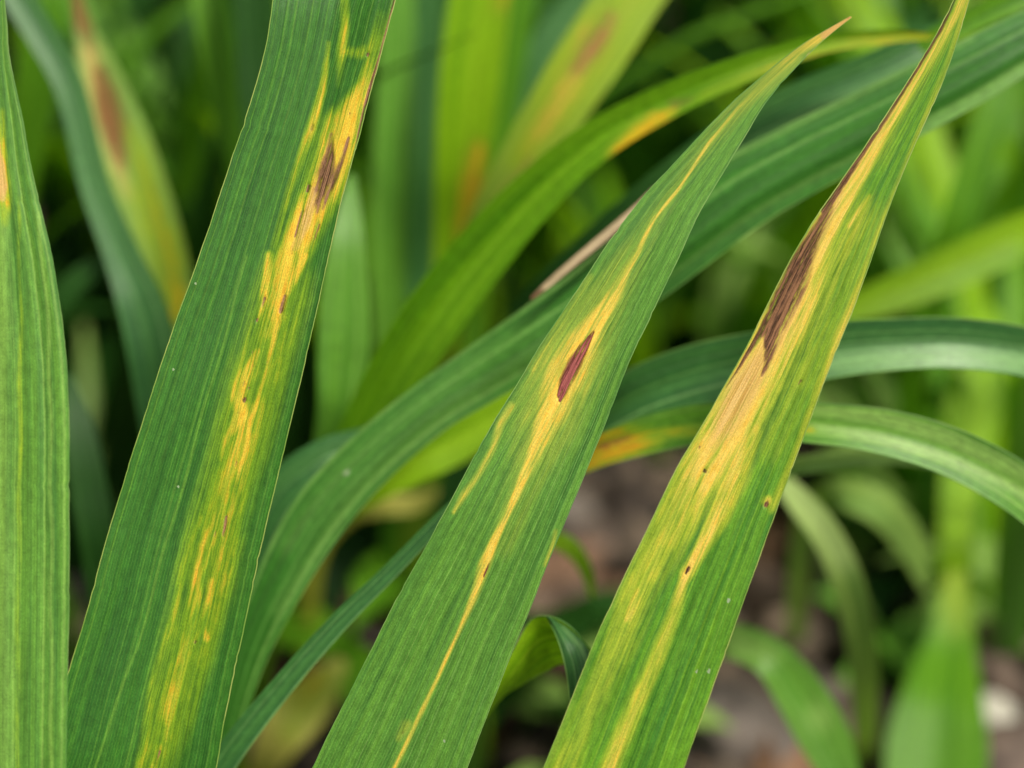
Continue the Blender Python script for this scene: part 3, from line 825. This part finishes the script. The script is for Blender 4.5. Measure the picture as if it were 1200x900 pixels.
# T
ribbon('dull blue-green leaf below the arched leaf near the tip of the spotted leaf',
       [(1150, 10, 8, .47), (1085, 50, 34, .468), (1010, 88, 46, .468), (930, 122, 48, .469), (850, 165, 48, .472), (770, 225, 46, .478), (690, 295, 44, .487), (620, 370, 44, .5), (560, 480, 40, .53), (520, 640, 36, .56), (510, 800, 30, 'g')], 'blue', GB, fold=16, rows=80)
ribbon('green leaf coming in from the upper right corner above the long folded leaf',
       [(1010, 85, 4, .47), (1070, 58, 22, .468), (1130, 28, 28, .467), (1210, -8, 30, .467), (1320, -40, 30, .47), (1450, -20, 28, .5), (1540, 300, 26, .6), (1560, 600, 24, 'g')], 'mid', GB, fold=12)
# R : lesioned leaf, upper centre
ribbon('blurred yellowish leaf with a reddish-brown stain leaning at upper centre',
       [(900, -200, 20, .50), (810, -90, 60, .50), (745, -12, 74, .50), (695, 62, 78, .50), (645, 138, 68, .502), (600, 210, 56, .507), (565, 275, 48, .515), (530, 360, 42, .53), (500, 470, 38, .56), (485, 620, 34, .59), (480, 760, 30, 'g')], 'sick', GB, fold=12, rows=70, cols=21,
       marks=dict(yel=[{'p': [(700, 40, 30, .6), (670, 95, 30, .8), (640, 145, 22, .8), (610, 190, 16, .5)], 'soft': .9}, {'p': [(760, -20, 30, .4), (700, 50, 40, .5)], 'soft': .9}],
                  nec=[{'p': [(715, 20, 12, .6), (692, 55, 15, .75), (670, 85, 11, .6)], 'soft': .9}, {'p': [(625, 185, 8, .5), (600, 220, 12, .45), (580, 250, 12, .45)], 'soft': .9}]))
ribbon('blurred dull green leaf left of the stained yellowish leaf',
       [(735, -60, 20, .58), (680, 5, 40, .58), (630, 75, 48, .58), (590, 140, 50, .582), (555, 215, 46, .585), (525, 310, 42, .59), (500, 440, 38, .6), (495, 640, 34, .61), (495, 740, 30, 'g')], 'blue', GB)
# Q : upright clump
ribbon('blurred upright green leaf with a pale middle, right of the broad leaf',
       [(472, -140, 18, .55), (468, -40, 34, .55), (463, 80, 44, .552), (458, 200, 46, .555), (455, 310, 44, .56), (458, 430, 40, .57), (462, 600, 34, .59), (465, 740, 30, 'g')], 'fresh', GB, fold=10, roll=10)
ribbon('blurred blue-green upright leaf between two bright upright leaves',
       [(515, -160, 20, .575), (508, -40, 34, .575), (504, 80, 38, .578), (500, 200, 38, .58), (496, 320, 36, .59), (490, 500, 32, .6), (486, 720, 28, 'g')], 'blue', GB, fold=10, roll=-15)
ribbon('blurred bright yellow-green upright leaf with an orange patch low on its right edge',
       [(590, -190, 24, .53), (572, -70, 62, .53), (558, 30, 74, .532), (548, 120, 72, .535), (540, 200, 62, .54), (533, 280, 50, .55), (525, 380, 42, .56), (515, 520, 36, .58), (510, 740, 30, 'g')], 'bright', GB, fold=14, cols=21,
       marks=dict(yel=[{'p': [(560, 175, 12, .9), (553, 220, 16, 1), (545, 260, 14, 1), (538, 290, 8, .8)], 'soft': .9}, {'p': [(590, -20, 14, .8), (585, 10, 10, .6)], 'soft': .9}], nec=[{'p': [(562, 205, 6, .42), (553, 245, 5, .42)], 'soft': .9}]))
ribbon('blurred green upright leaf behind the orange-patched bright leaf',
       [(640, -160, 20, .57), (615, -50, 44, .57), (596, 40, 50, .572), (582, 130, 48, .575), (568, 230, 42, .58), (552, 360, 38, .59), (540, 520, 34, .6), (535, 720, 28, 'g')], 'mid', GB)
ribbon('blurred light green leaf low beside the right edge of the broad leaf',
       [(412, 205, 8, .492), (410, 240, 24, .49), (406, 290, 42, .488), (404, 350, 56, .488), (402, 420, 60, .489), (394, 490, 46, .492), (372, 570, 34, .505), (330, 670, 30, .54), (284, 850, 26, 'g')], 'fresh', GB, fold=8)
ribbon('blurred bright green leaf leaning right at the foot of the upright clump',
       [(620, 235, 12, .485), (575, 300, 36, .483), (525, 365, 50, .482), (475, 425, 56, .482), (435, 480, 48, .485), (408, 540, 40, .495), (366, 612, 32, .52), (318, 700, 28, .55), (280, 870, 24, 'g')], 'bright', GB, fold=14, roll=20)
# P : behind B on the left
ribbon('blurred bright green upright leaf left of the broad leaf top',
       [(225, -170, 18, .54), (238, -60, 40, .54), (252, 30, 46, .54), (268, 120, 44, .542), (284, 210, 38, .545), (300, 320, 34, .555), (312, 480, 32, .57), (318, 740, 28, 'g')], 'mid', GB, fold=10)
ribbon('blurred dark green upright leaf tucked behind the broad leaf top',
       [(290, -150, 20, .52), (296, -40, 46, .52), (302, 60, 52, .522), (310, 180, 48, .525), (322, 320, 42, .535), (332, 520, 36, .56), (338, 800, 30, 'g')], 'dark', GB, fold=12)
# O : left pair
ribbon('blurred leaf with a rusty brown stain and grey dry tip, upper left',
       [(84, -40, 4, .515), (97, 25, 22, .515), (112, 75, 46, .515), (132, 135, 64, .515), (152, 200, 76, .515), (172, 270, 80, .517), (190, 340, 76, .52), (208, 430, 66, .525), (228, 560, 56, .535), (240, 760, 46, .55), (245, 900, 36, 'g')], 'pale', GB, fold=16, rows=80, cols=25,
       marks=dict(nec=[{'p': [(118, 85, 11, .7), (126, 115, 16, .85), (132, 145, 17, .85), (138, 175, 13, .75), (144, 198, 9, .5)], 'soft': .8}, {'p': [(86, -30, 12, .7), (97, 30, 12, .75), (104, 55, 8, .5)], 'soft': .8}],
                  dry=[{'p': [(104, 60, 16, .6), (116, 110, 14, .6), (136, 195, 12, .5), (150, 230, 12, .4)], 'soft': .9}],
                  yel=[{'p': [(150, 150, 14, .4), (175, 230, 22, .55), (198, 300, 24, .6), (208, 350, 16, .6)], 'soft': .9}, {'p': [(212, 345, 8, .9), (206, 372, 8, .8)], 'soft': .9}]))
ribbon('blurred blue-green leaf slanting down from the upper left corner',
       [(-60, -160, 20, .49), (-12, -60, 34, .49), (30, 10, 38, .49), (80, 100, 36, .49), (110, 215, 36, .49), (143, 300, 44, .49), (168, 365, 58, .49), (184, 440, 60, .492), (198, 570, 50, .50), (205, 780, 42, .53), (208, 920, 34, 'g')], 'blue', GB, fold=14)
ribbon('blurred bright green leaf standing behind the rusty stained leaf tip',
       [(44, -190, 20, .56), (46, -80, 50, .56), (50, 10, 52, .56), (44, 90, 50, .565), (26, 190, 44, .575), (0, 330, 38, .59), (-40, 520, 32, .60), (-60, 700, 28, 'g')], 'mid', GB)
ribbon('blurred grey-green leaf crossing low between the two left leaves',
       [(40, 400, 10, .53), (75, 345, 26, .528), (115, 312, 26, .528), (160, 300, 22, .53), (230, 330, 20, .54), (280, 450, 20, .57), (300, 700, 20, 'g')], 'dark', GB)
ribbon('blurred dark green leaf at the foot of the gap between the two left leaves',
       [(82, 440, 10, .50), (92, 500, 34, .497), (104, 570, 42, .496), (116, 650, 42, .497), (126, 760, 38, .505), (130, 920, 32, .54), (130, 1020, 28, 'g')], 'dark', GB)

# right-hand side
ribbon('blurred light yellow-green leaf sloping behind the brown-edged leaf at mid right',
       [(960, 372, 10, .53), (1020, 354, 40, .53), (1085, 328, 50, .532), (1150, 298, 54, .535), (1220, 268, 50, .54), (1320, 250, 44, .56), (1420, 330, 40, .6), (1470, 560, 36, 'g')], 'bright', GB, fold=14)
ribbon('blurred green upright leaf below the silvery edge at far right',
       [(1180, 70, 10, .56), (1160, 140, 36, .558), (1138, 210, 40, .558), (1115, 280, 40, .56), (1090, 350, 36, .57), (1070, 450, 32, .59), (1060, 640, 28, 'g')], 'mid', GB)
ribbon('blurred descending green leaf over the bare soil at lower right',
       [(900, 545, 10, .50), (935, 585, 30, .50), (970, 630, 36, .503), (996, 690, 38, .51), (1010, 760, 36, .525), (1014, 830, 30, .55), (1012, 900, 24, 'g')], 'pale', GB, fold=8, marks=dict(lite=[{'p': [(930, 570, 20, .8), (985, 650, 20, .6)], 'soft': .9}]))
ribbon('blurred knee-bent leaf pointing down at the bottom, right of the brown-edged leaf',
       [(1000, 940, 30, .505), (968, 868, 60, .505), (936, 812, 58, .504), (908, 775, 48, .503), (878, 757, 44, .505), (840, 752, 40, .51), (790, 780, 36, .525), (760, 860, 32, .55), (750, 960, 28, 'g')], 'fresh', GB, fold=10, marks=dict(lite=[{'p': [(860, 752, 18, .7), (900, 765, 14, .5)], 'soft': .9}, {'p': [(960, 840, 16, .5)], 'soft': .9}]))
ribbon('blurred light green leaf swelling towards the bottom right, narrow yellow neck on top',
       [(1122, 640, 12, .60), (1120, 700, 40, .595), (1112, 760, 62, .59), (1104, 820, 96, .58), (1098, 880, 120, .575), (1094, 950, 110, .57), (1090, 1060, 70, .56), (1085, 1140, 30, 'g')], 'mid', GB, fold=10, marks=dict(yel=[{'p': [(1122, 650, 20, .5), (1118, 730, 20, .4)], 'soft': .9}]))
ribbon('blurred yellow-green leaf standing behind the two arching leaves at far right',
       [(1160, 360, 14, .62), (1152, 410, 46, .615), (1142, 470, 64, .61), (1132, 530, 52, .605), (1122, 600, 40, .60), (1118, 680, 34, .60), (1116, 760, 24, 'g')], 'bright', GB)
ribbon('blurred grey-green leaf bending over the soil below the arching leaves',
       [(1085, 690, 10, .56), (1068, 640, 34, .555), (1040, 602, 40, .55), (1005, 582, 40, .55), (972, 580, 32, .555), (945, 610, 26, .57), (935, 680, 22, .59), (932, 780, 20, 'g')], 'pale', GB)
ribbon('small yellow-green leaf tip showing right of the spotted leaf over bare soil',
       [(694, 700, 6, .49), (688, 672, 14, .488), (675, 648, 20, .487), (655, 634, 22, .487), (625, 632, 20, .489), (590, 660, 18, .5), (570, 760, 16, .53), (565, 900, 16, 'g')], 'bright', GB)
ribbon('yellow withering leaf low at the bottom left over the litter',
       [(402, 774, 12, .575), (380, 800, 42, .572), (352, 832, 62, .570), (326, 866, 54, .568), (306, 905, 34, .575), (292, 940, 20, 'g')], 'yellow', GB, fold=14, marks=dict(yel=[{'p': [(372, 800, 26, .7), (340, 850, 20, .5)], 'soft': .9}]))
ribbon('yellowish leaf seen dimly under the bright glowing leaf',
       [(520, 575, 10, .55), (485, 590, 22, .55), (445, 592, 26, .55), (405, 606, 24, .56), (370, 660, 20, .58), (360, 800, 18, 'g')], 'yellow', GB)

# ------------------------------------------------------------------ plants far behind
def blade_mesh(name, base, az, length, width, lean, bend, mat, parent, rows=9, cols=3):
    t = np.linspace(0, 1, rows)
    ang = lean + bend * t ** 1.5
    dl = length / (rows - 1)
    r = np.concatenate([[0], np.cumsum(np.sin(ang[:-1]) * dl)])
    z = np.concatenate([[0], np.cumsum(np.cos(ang[:-1]) * dl)])
    cen = np.stack([math.cos(az) * r, math.sin(az) * r, z], -1)
    side = np.array([-math.sin(az), math.cos(az), 0])
    nrm = np.stack([-np.cos(ang) * math.cos(az), -np.cos(ang) * math.sin(az), np.sin(ang)], -1)
    hw = 0.5 * width * np.minimum(1, 0.55 + 1.6 * t) * (1 - t ** 3) + 0.0003
    u = np.linspace(-1, 1, cols)
    pos = cen[:, None] + hw[:, None, None] * (u[None, :, None] * side + 0.35 * (u[None, :, None] ** 2) * nrm[:, None, :]) + np.asarray(base)
    i = np.arange(rows * cols).reshape(rows, cols)
    F = np.stack([i[:-1, :-1], i[:-1, 1:], i[1:, 1:], i[1:, :-1]], -1).reshape(-1, 4)
    UV = np.stack([np.broadcast_to(u[None] * width * 500, (rows, cols)), np.broadcast_to(t[:, None] * length * 1000, (rows, cols))], -1).reshape(-1, 2)
    return mesh_object(name, pos.reshape(-1, 3), F, mat, parent, None, UV)


def copy_tree(o, parent=None):
    c = o.copy()
    COL.objects.link(c)
    if parent is not None: c.parent = parent
    for ch in list(o.children): copy_tree(ch, c)
    return c


GT = 'out-of-focus grass tufts far behind'
LT = 'blurred green grass tuft growing far behind the sharp leaves'
protos = []
for k, mats in enumerate((['dark', 'dark', 'mid'], ['dark', 'blue'], ['dark'], ['mid', 'dark', 'bright'])):
    r = empty('grass_tuft', (0, 0, 0), LT, 'grass tuft', GT)
    for q in range(18):
        a = rng.uniform(0, 2 * math.pi)
        blade_mesh('leaf', (0.012 * math.cos(a), 0.012 * math.sin(a), -0.004), a + rng.normal(0, .4), rng.uniform(.13, .25), rng.uniform(.010, .018),
                   rng.uniform(.02, .35), rng.uniform(.2, 1.3), M[mats[q % len(mats)]], r)
    protos.append(r)
spots = []
for row, (d, n, x0, x1) in enumerate(((.70, 7, -200, 560), (.80, 9, -250, 1100), (.92, 11, -300, 1400), (1.06, 12, -300, 1500), (1.25, 13, -300, 1500))):
    for i in range(n):
        spots.append((x0 + (x1 - x0) * (i + .5 + rng.uniform(-.3, .3)) / n, d + rng.uniform(-.04, .04)))
for i, (px, d) in enumerate(spots):
    # ground point at that depth
    y = math.sqrt(max(1e-6, 1)) * (d + CAM_H * FWD[2] * -1 * -1 * 0 + 0) / FWD[1] - CAM_H * math.tan(PITCH) * 0
    y = (d - CAM_H * math.sin(PITCH)) / math.cos(PITCH)
    x = (px - 600) * K * d
    o = protos[i % 4] if i < 4 else copy_tree(protos[int(rng.integers(4))])
    o.location = (x, y, float(ground_z(np.array(x), np.array(y))))
    o.rotation_euler = (0, 0, rng.uniform(0, 6.28))
    sc = rng.uniform(.75, 1.15)
    o.scale = (sc, sc, sc * (1.0 if d < .9 else 1.1))

# ------------------------------------------------------------------ litter, stones and weeds on the soil
import bmesh


def gpoint(px, py):
    p = P(px, py, gd(py))
    return np.array([p[0], p[1], float(ground_z(p[0], p[1]))])


STONE = {
    'pink': plain_material('pinkish_stone', (76, 63, 55), (108, 91, 80), 0.8, 160, bump=.0006),
    'grey': plain_material('grey_stone', (72, 64, 58), (108, 98, 90), 0.8, 160, bump=.0006),
    'white': plain_material('white_stone', (160, 156, 142), (186, 182, 168), 0.7, 160, bump=.0004),
}
DRY = plain_material('dry_leaf', (96, 68, 48), (140, 106, 80), 0.75, 130, 0.2, .0004)
TWIG = plain_material('dry_stem', (76, 60, 48), (108, 88, 72), 0.8, 140, bump=.0004)


def stone(label, px, py, size, mat, flat=.6):
    bm = bmesh.new()
    bmesh.ops.create_icosphere(bm, subdivisions=3, radius=1.0)
    a, b, c = rng.uniform(0, 6, 3)
    sc = np.array([rng.uniform(.8, 1.25), rng.uniform(.7, 1.0), flat]) * size / 2
    for v in bm.verts:
        n = 1 + .14 * math.sin(2.3 * v.co.x + a) + .13 * math.sin(2.9 * v.co.y + b) + .1 * math.sin(3.7 * v.co.z + 2 * v.co.x + c) + .03 * math.sin(9 * v.co.x + 7 * v.co.y + a)
        v.co = Vector((v.co.x * n * sc[0], v.co.y * n * sc[1], v.co.z * n * sc[2]))
    for f in bm.faces: f.smooth = True
    me = bpy.data.meshes.new('stone')
    bm.to_mesh(me); bm.free()
    me.materials.append(mat)
    o = bpy.data.objects.new('stone', me)
    COL.objects.link(o)
    g = gpoint(px, py)
    o.location = (g[0], g[1], g[2] + sc[2] * .55)
    o.rotation_euler = (0, 0, rng.uniform(0, 6))
    tag(o, label, 'stone', 'stones on the soil')


stone('pinkish blurred stone in the dark gap between the two left leaves', 138, 500, .030, STONE['pink'])
stone('pinkish blurred stone above the narrow dark leaf, right of the broad leaf', 368, 722, .026, STONE['pink'])
stone('pinkish stone just below the narrow dark leaf at lower left', 392, 772, .022, STONE['pink'])
stone('small grey stone in the gap left of the broad leaf, low down', 94, 690, .02, STONE['grey'])
stone('greyish-pink stone over bare soil right of the spotted leaf', 706, 652, .026, STONE['pink'])
stone('brownish-grey stone on bare soil left of the brown-edged leaf', 640, 610, .024, STONE['grey'])
stone('pale blurred stone between the long folded leaf and the brown-edged leaf', 855, 345, .034, STONE['pink'])
stone('pinkish blurred stone far back below the silvery edge at upper right', 1075, 215, .034, STONE['pink'])
stone('white rounded stone near the bottom right corner', 1155, 846, .017, STONE['white'], .8)
stone('pale blurred stone at the right border above the bottom corner', 1196, 812, .026, STONE['pink'])
stone('pinkish stone at the bottom right corner', 1192, 890, .03, STONE['pink'])
stone('brown-grey stone over the soil right of the brown-edged leaf', 945, 660, .028, STONE['pink'])
stone('grey stone low on the soil just right of the brown-edged leaf', 870, 870, .03, STONE['grey'])
stone('pinkish stone at the bottom between the knee-bent leaf and the swelling leaf', 1012, 872, .022, STONE['pink'])
stone('greyish stone behind the arching leaves at mid right', 1075, 470, .036, STONE['grey'])
stone('pinkish stone at the right border below the swelling leaf neck', 1195, 720, .03, STONE['pink'])


def stem(label, a, b, r, mat):
    pa, pb = gpoint(*a), gpoint(*b)
    t = np.linspace(0, 1, 14)[:, None]
    path = pa * (1 - t) + pb * t
    path[:, 2] += r * 1.1 + .003 * np.sin(t[:, 0] * 5)
    path[:, 1] += .004 * np.sin(t[:, 0] * 7)
    v, f = tube(path, r * (1 + .15 * np.sin(np.arange(14) * 1.7)), 9)
    o0 = path[0]
    o = mesh_object('fallen_twig', v - o0, f, mat)
    o.location = o0
    tag(o, label, 'twig', 'dry twigs on the soil')


stem('thick dry brown twig lying level on the soil between the spotted and brown-edged leaves', (610, 722), (800, 728), .006, TWIG)
stem('dry brown twig lying level on the soil right of the brown-edged leaf', (820, 712), (1000, 706), .007, TWIG)
stem('dry pale twig lying on the soil above the knee-bent leaf', (1000, 690), (1130, 730), .004, STONE['grey'])


def dry_leaf(label, px, py, ln, wd, az, curl):
    n, m = 11, 5
    t = np.linspace(0, 1, n); u = np.linspace(-1, 1, m)
    h = wd / 2 * np.sin(math.pi * np.clip(t, .03, .97)) ** .7
    X = np.broadcast_to(((t - .5) * ln)[:, None], (n, m))
    Y = u[None] * h[:, None]
    Z = curl * (u[None] ** 2) * h[:, None] + .25 * curl * ln * (t[:, None] - .5) ** 2 * 2 + .0012 * np.sin(9 * t[:, None] + 3 * u[None]) + .003
    i = np.arange(n * m).reshape(n, m)
    F = np.stack([i[:-1, :-1], i[:-1, 1:], i[1:, 1:], i[1:, :-1]], -1).reshape(-1, 4)
    o = mesh_object('dry_leaf', np.stack([X, Y, Z], -1).reshape(-1, 3), F, DRY)
    o.location = gpoint(px, py)
    o.rotation_euler = (rng.uniform(-.3, .3), rng.uniform(-.3, .3), az)
    tag(o, label, 'dry leaf', 'dry leaves on the soil')


dry_leaf('dry tan leaf on the soil at the bottom, under the narrow dark leaf', 350, 742, .05, .022, .6, .6)
dry_leaf('dry brown leaf lying behind the yellow withering leaf', 410, 800, .045, .02, 2.2, .7)
dry_leaf('dry leaf on the soil right below the small yellow-green leaf tip', 680, 690, .05, .02, .2, .5)
dry_leaf('dry brown leaf on the soil beside the descending green leaf', 955, 625, .05, .024, 1.2, .6)
dry_leaf('dry reddish leaf at the bottom between knee-bent and swelling leaves', 1030, 900, .05, .024, .4, .7)
dry_leaf('dry tan leaf on the soil at the right border', 1180, 770, .05, .022, 2.6, .5)
dry_leaf('dry leaf on the dark soil just right of the brown-edged leaf at the bottom', 850, 900, .05, .022, 1.9, .5)
dry_leaf('dry brown leaf in the dark gap between the two left leaves', 120, 560, .05, .022, .9, .6)


dry_leaf('curled dry tan leaf on soil between the long folded leaf and narrow dark leaf', 348, 700, .04, .018, 1.3, .6)
dry_leaf('small dry leaf on the soil left of the yellow withering leaf', 300, 830, .035, .016, .2, .6)
dry_leaf('dry pale leaf on the soil under the curled leaf', 640, 840, .04, .018, .9, .6)
stone('small pinkish stone beside the long folded leaf foot at lower left', 344, 742, .016, STONE['pink'])
stone('small grey stone under the narrow dark leaf near the spotted leaf', 425, 735, .014, STONE['grey'])
stone('small pale stone between the descending leaf and the knee-bent leaf', 1000, 735, .014, STONE['pink'])
stone('small grey stone on the soil under the descending leaf', 965, 830, .016, STONE['grey'])


def weed(label, px, py, n, ln, mat, tall):
    g = gpoint(px, py)
    r = empty('weed', g, label, 'weed', 'low broad-leaved weeds')
    tv, tf = tube(np.stack([np.zeros(6), np.zeros(6), np.linspace(-.004, tall, 6)], -1) + rng.normal(0, .0006, (6, 3)), .0016, 6)
    mesh_object('stem', tv, tf, M['mid'], r)
    a0 = rng.uniform(0, 6)
    for k in range(n):
        az = a0 + k * 2.4
        zz = tall * (0.25 + .75 * k / max(1, n - 1))
        L = ln * rng.uniform(.75, 1.1); W = L * rng.uniform(.38, .5)
        rows, cols = 11, 5
        t = np.linspace(0, 1, rows); u = np.linspace(-1, 1, cols)
        el = rng.uniform(.1, .8) - rng.uniform(.6, 1.3) * t
        dl = L / (rows - 1)
        rr = np.concatenate([[0], np.cumsum(np.cos(el[:-1]) * dl)]); hh = np.concatenate([[0], np.cumsum(np.sin(el[:-1]) * dl)])
        hw = W / 2 * np.where(t < .25, .12 + .5 * (t / .25) ** 2 * 1.2, np.sin(math.pi * np.clip(.32 + .68 * (t - .25) / .75, 0, 1)) ** .8 * .95 + .0) + .0003
        c = np.stack([math.cos(az) * rr, math.sin(az) * rr, zz + hh], -1)
        sd_ = np.array([-math.sin(az), math.cos(az), 0])
        pos = c[:, None] + hw[:, None, None] * (u[None, :, None] * sd_ + np.array([0, 0, .3]) * np.abs(u)[None, :, None])
        i = np.arange(rows * cols).reshape(rows, cols)
        F = np.stack([i[:-1, :-1], i[:-1, 1:], i[1:, 1:], i[1:, :-1]], -1).reshape(-1, 4)
        UV = np.stack([np.broadcast_to(u[None] * W * 500, (rows, cols)), np.broadcast_to(t[:, None] * L * 1000, (rows, cols))], -1).reshape(-1, 2)
        mesh_object('leaf', pos.reshape(-1, 3), F, M[mat], r, None, UV)


weed('blurred green broad-leaved weed right of the descending leaf, under the arching leaves', 1130, 650, 7, .05, 'mid', .05)
weed('blurred bright green weed at the right border under the arching leaves', 1195, 640, 7, .05, 'bright', .055)
weed('pale green broad-leaved weed behind the descending leaf', 1030, 640, 5, .04, 'pale', .03)
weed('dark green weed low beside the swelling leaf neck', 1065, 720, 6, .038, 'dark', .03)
weed('blurred pale weed near the white stone at the bottom right', 1175, 800, 5, .034, 'pale', .022)
weed('blurred green weed far back right of the brown-edged leaf', 1060, 330, 8, .06, 'mid', .07)
weed('blurred dull weed at the right border under the silvery edge', 1180, 330, 8, .06, 'blue', .07)
weed('blurred pale weed far back at upper right', 1120, 235, 7, .06, 'pale', .05)
weed('blurred green weed between the folded leaf and the brown-edged leaf', 905, 400, 7, .055, 'mid', .05)
weed('blurred yellow-green weed below the folded leaf, left of the brown-edged leaf', 815, 400, 7, .05, 'bright', .04)
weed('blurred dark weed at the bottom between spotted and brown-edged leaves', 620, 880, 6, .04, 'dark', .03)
weed('pale green weed at the bottom under the brown-edged leaf', 690, 930, 5, .04, 'pale', .025)
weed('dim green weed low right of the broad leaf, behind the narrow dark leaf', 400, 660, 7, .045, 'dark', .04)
weed('blurred green weed at the bottom left behind the yellow withering leaf', 420, 880, 6, .04, 'mid', .03)


weed('pale blurred weed far back above the arched leaf with the yellow patch', 800, 150, 8, .06, 'pale', .06)  # pale colour stands in for light caught by leaves far back
weed('pale blurred weed far back between the upright clump and the stained leaf', 640, 70, 8, .06, 'pale', .07)  # light spot on far leaves put in as pale leaf colour
weed('blurred pale weed low behind the arching leaves at far right', 1150, 520, 6, .04, 'pale', .04)
weed('small pale weed on the soil right of the knee-bent leaf', 1030, 800, 6, .026, 'fresh', .02)


def crumbs():
    n = 3600
    py = rng.uniform(-40, 1000, n); px = rng.uniform(-150, 1350, n)
    d = gd(py)
    p = P(px, py, d)
    z = ground_z(p[:, 0], p[:, 1])
    sz = rng.gamma(1.6, .0019, n) + .0008
    base = np.array([[1, 0, 0], [-1, 0, 0], [0, 1, 0], [0, -1, 0], [0, 0, 1], [0, 0, -1]], float)
    tri = np.array([[0, 2, 4], [2, 1, 4], [1, 3, 4], [3, 0, 4], [2, 0, 5], [1, 2, 5], [3, 1, 5], [0, 3, 5]])
    V = base[None] * rng.uniform(.6, 1.3, (n, 6, 1)) * np.stack([sz * rng.uniform(.7, 2, n), sz, sz * .6], -1)[:, None]
    a = rng.uniform(0, 6.28, n)
    c, s_ = np.cos(a)[:, None], np.sin(a)[:, None]
    V = np.stack([V[..., 0] * c - V[..., 1] * s_, V[..., 0] * s_ + V[..., 1] * c, V[..., 2]], -1)
    V += np.stack([p[:, 0], p[:, 1], z + sz * .3], -1)[:, None]
    F = (tri[None] + (np.arange(n) * 6)[:, None, None]).reshape(-1, 3)
    o = mesh_object('soil_crumbs', V.reshape(-1, 3), F, plain_material('soil_crumb', (36, 29, 24), (126, 108, 90), 0.9, 60))
    tag(o, 'loose crumbs of soil and plant debris scattered over the ground', 'soil crumbs', None, 'stuff')


crumbs()

# thin young grass on the soil
GY = 'thin young grass on the soil'
yp = []
for k in range(3):
    r = empty('grass_seedling', (0, 0, 0), 'thin young grass sprouting from the soil behind the sharp leaves', 'grass seedling', GY)
    for q in range(7):
        a = rng.uniform(0, 6.28)
        blade_mesh('leaf', (0.006 * math.cos(a), 0.006 * math.sin(a), -0.004), a, rng.uniform(.045, .10), rng.uniform(.003, .006), rng.uniform(.05, .5), rng.uniform(.3, 1.6), M[('fresh', 'mid', 'bright')[k] if q % 3 else 'pale'], r)
    yp.append(r)
for i, (px, py, lab) in enumerate((
        (1100, 610, 'thin young grass on the soil just under the arching pale-striped leaf'),
        (1170, 560, 'thin young grass behind the arching pale-striped leaf near the right border'),
        (1190, 690, 'thin young grass at the right border right of the swelling leaf neck'),
        (1060, 560, 'thin young grass behind the grey-green bending leaf at mid right'),
        (1000, 530, 'thin young grass under the thin pale leaf right of the brown-edged leaf'),
        (1130, 420, 'thin young grass behind the upper arching leaf at far right'),
        (1050, 410, 'thin young grass behind the upper arching leaf, nearer the brown-edged leaf'),
        (1180, 460, 'thin young grass between the two arching leaves at the right border'),
        (1150, 760, 'thin young grass over the white stone at the lower right'),
        (100, 620, 'thin young grass low in the gap between the two left leaves'),
        (130, 760, 'thin young grass hidden low behind the broad leaf at bottom left'),
        (860, 360, 'thin young grass between the folded leaf and the brown-edged leaf'),
        (930, 350, 'thin young grass seen behind the brown dead patch of the brown-edged leaf'),
        (1130, 260, 'thin young grass below the silvery edge at upper right'),
        (1190, 240, 'thin young grass at the right border below the long folded leaf'),
        (1020, 280, 'thin young grass just right of the upper half of the brown-edged leaf'))):
    o = yp[i] if i < 3 else copy_tree(yp[i % 3])
    o['label'] = lab
    o.location = gpoint(px, py)
    o.rotation_euler = (0, 0, rng.uniform(0, 6.28))
    q = rng.uniform(.8, 1.3)
    o.scale = (q, q, q)

# thin grass a little nearer, between the leaves and the far tufts
r = empty('grass_tuft', (0, 0, 0), 'blurred tuft of thin bright grass blades behind the arching leaves', 'grass tuft', 'tufts of thin bright grass')
for q in range(13):
    a = rng.uniform(0, 6.28)
    blade_mesh('leaf', (0.010 * math.cos(a), 0.010 * math.sin(a), -0.004), a, rng.uniform(.10, .19), rng.uniform(.005, .010), rng.uniform(.02, .4), rng.uniform(.2, 1.5), M[('lush', 'fresh', 'mid', 'bright', 'pale')[q % 5]], r)
for i, (px, d, lab) in enumerate((
        (720, .76, 'blurred tuft of thin grass behind the yellow patch of the arched leaf'),
        (800, .73, 'blurred tuft of thin grass below the folded leaf, left of the brown-edged leaf'),
        (880, .78, 'blurred tuft of thin grass behind the middle of the brown-edged leaf'),
        (1050, .76, 'blurred tuft of thin grass right of the brown dead patch'),
        (1130, .73, 'blurred tuft of thin grass between the sloping yellow-green leaf and the arching leaves'),
        (1210, .76, 'blurred tuft of thin grass at the right border above the arching leaves'),
        (560, .78, 'blurred tuft of thin grass behind the foot of the upright clump'),
        (330, .76, 'blurred tuft of thin grass behind the broad leaf, low down'),
        (1180, .64, 'blurred tuft of thin grass at the right border under the arching leaves'))):
    o = r if i == 0 else copy_tree(r)
    o['label'] = lab
    x, y = (px - 600) * K * d, (d - CAM_H * math.sin(PITCH)) / math.cos(PITCH)
    o.location = (x, y, float(ground_z(np.array(x), np.array(y))))
    o.rotation_euler = (0, 0, rng.uniform(0, 6.28))
    q = rng.uniform(.75, 1.15)
    o.scale = (q, q, q)
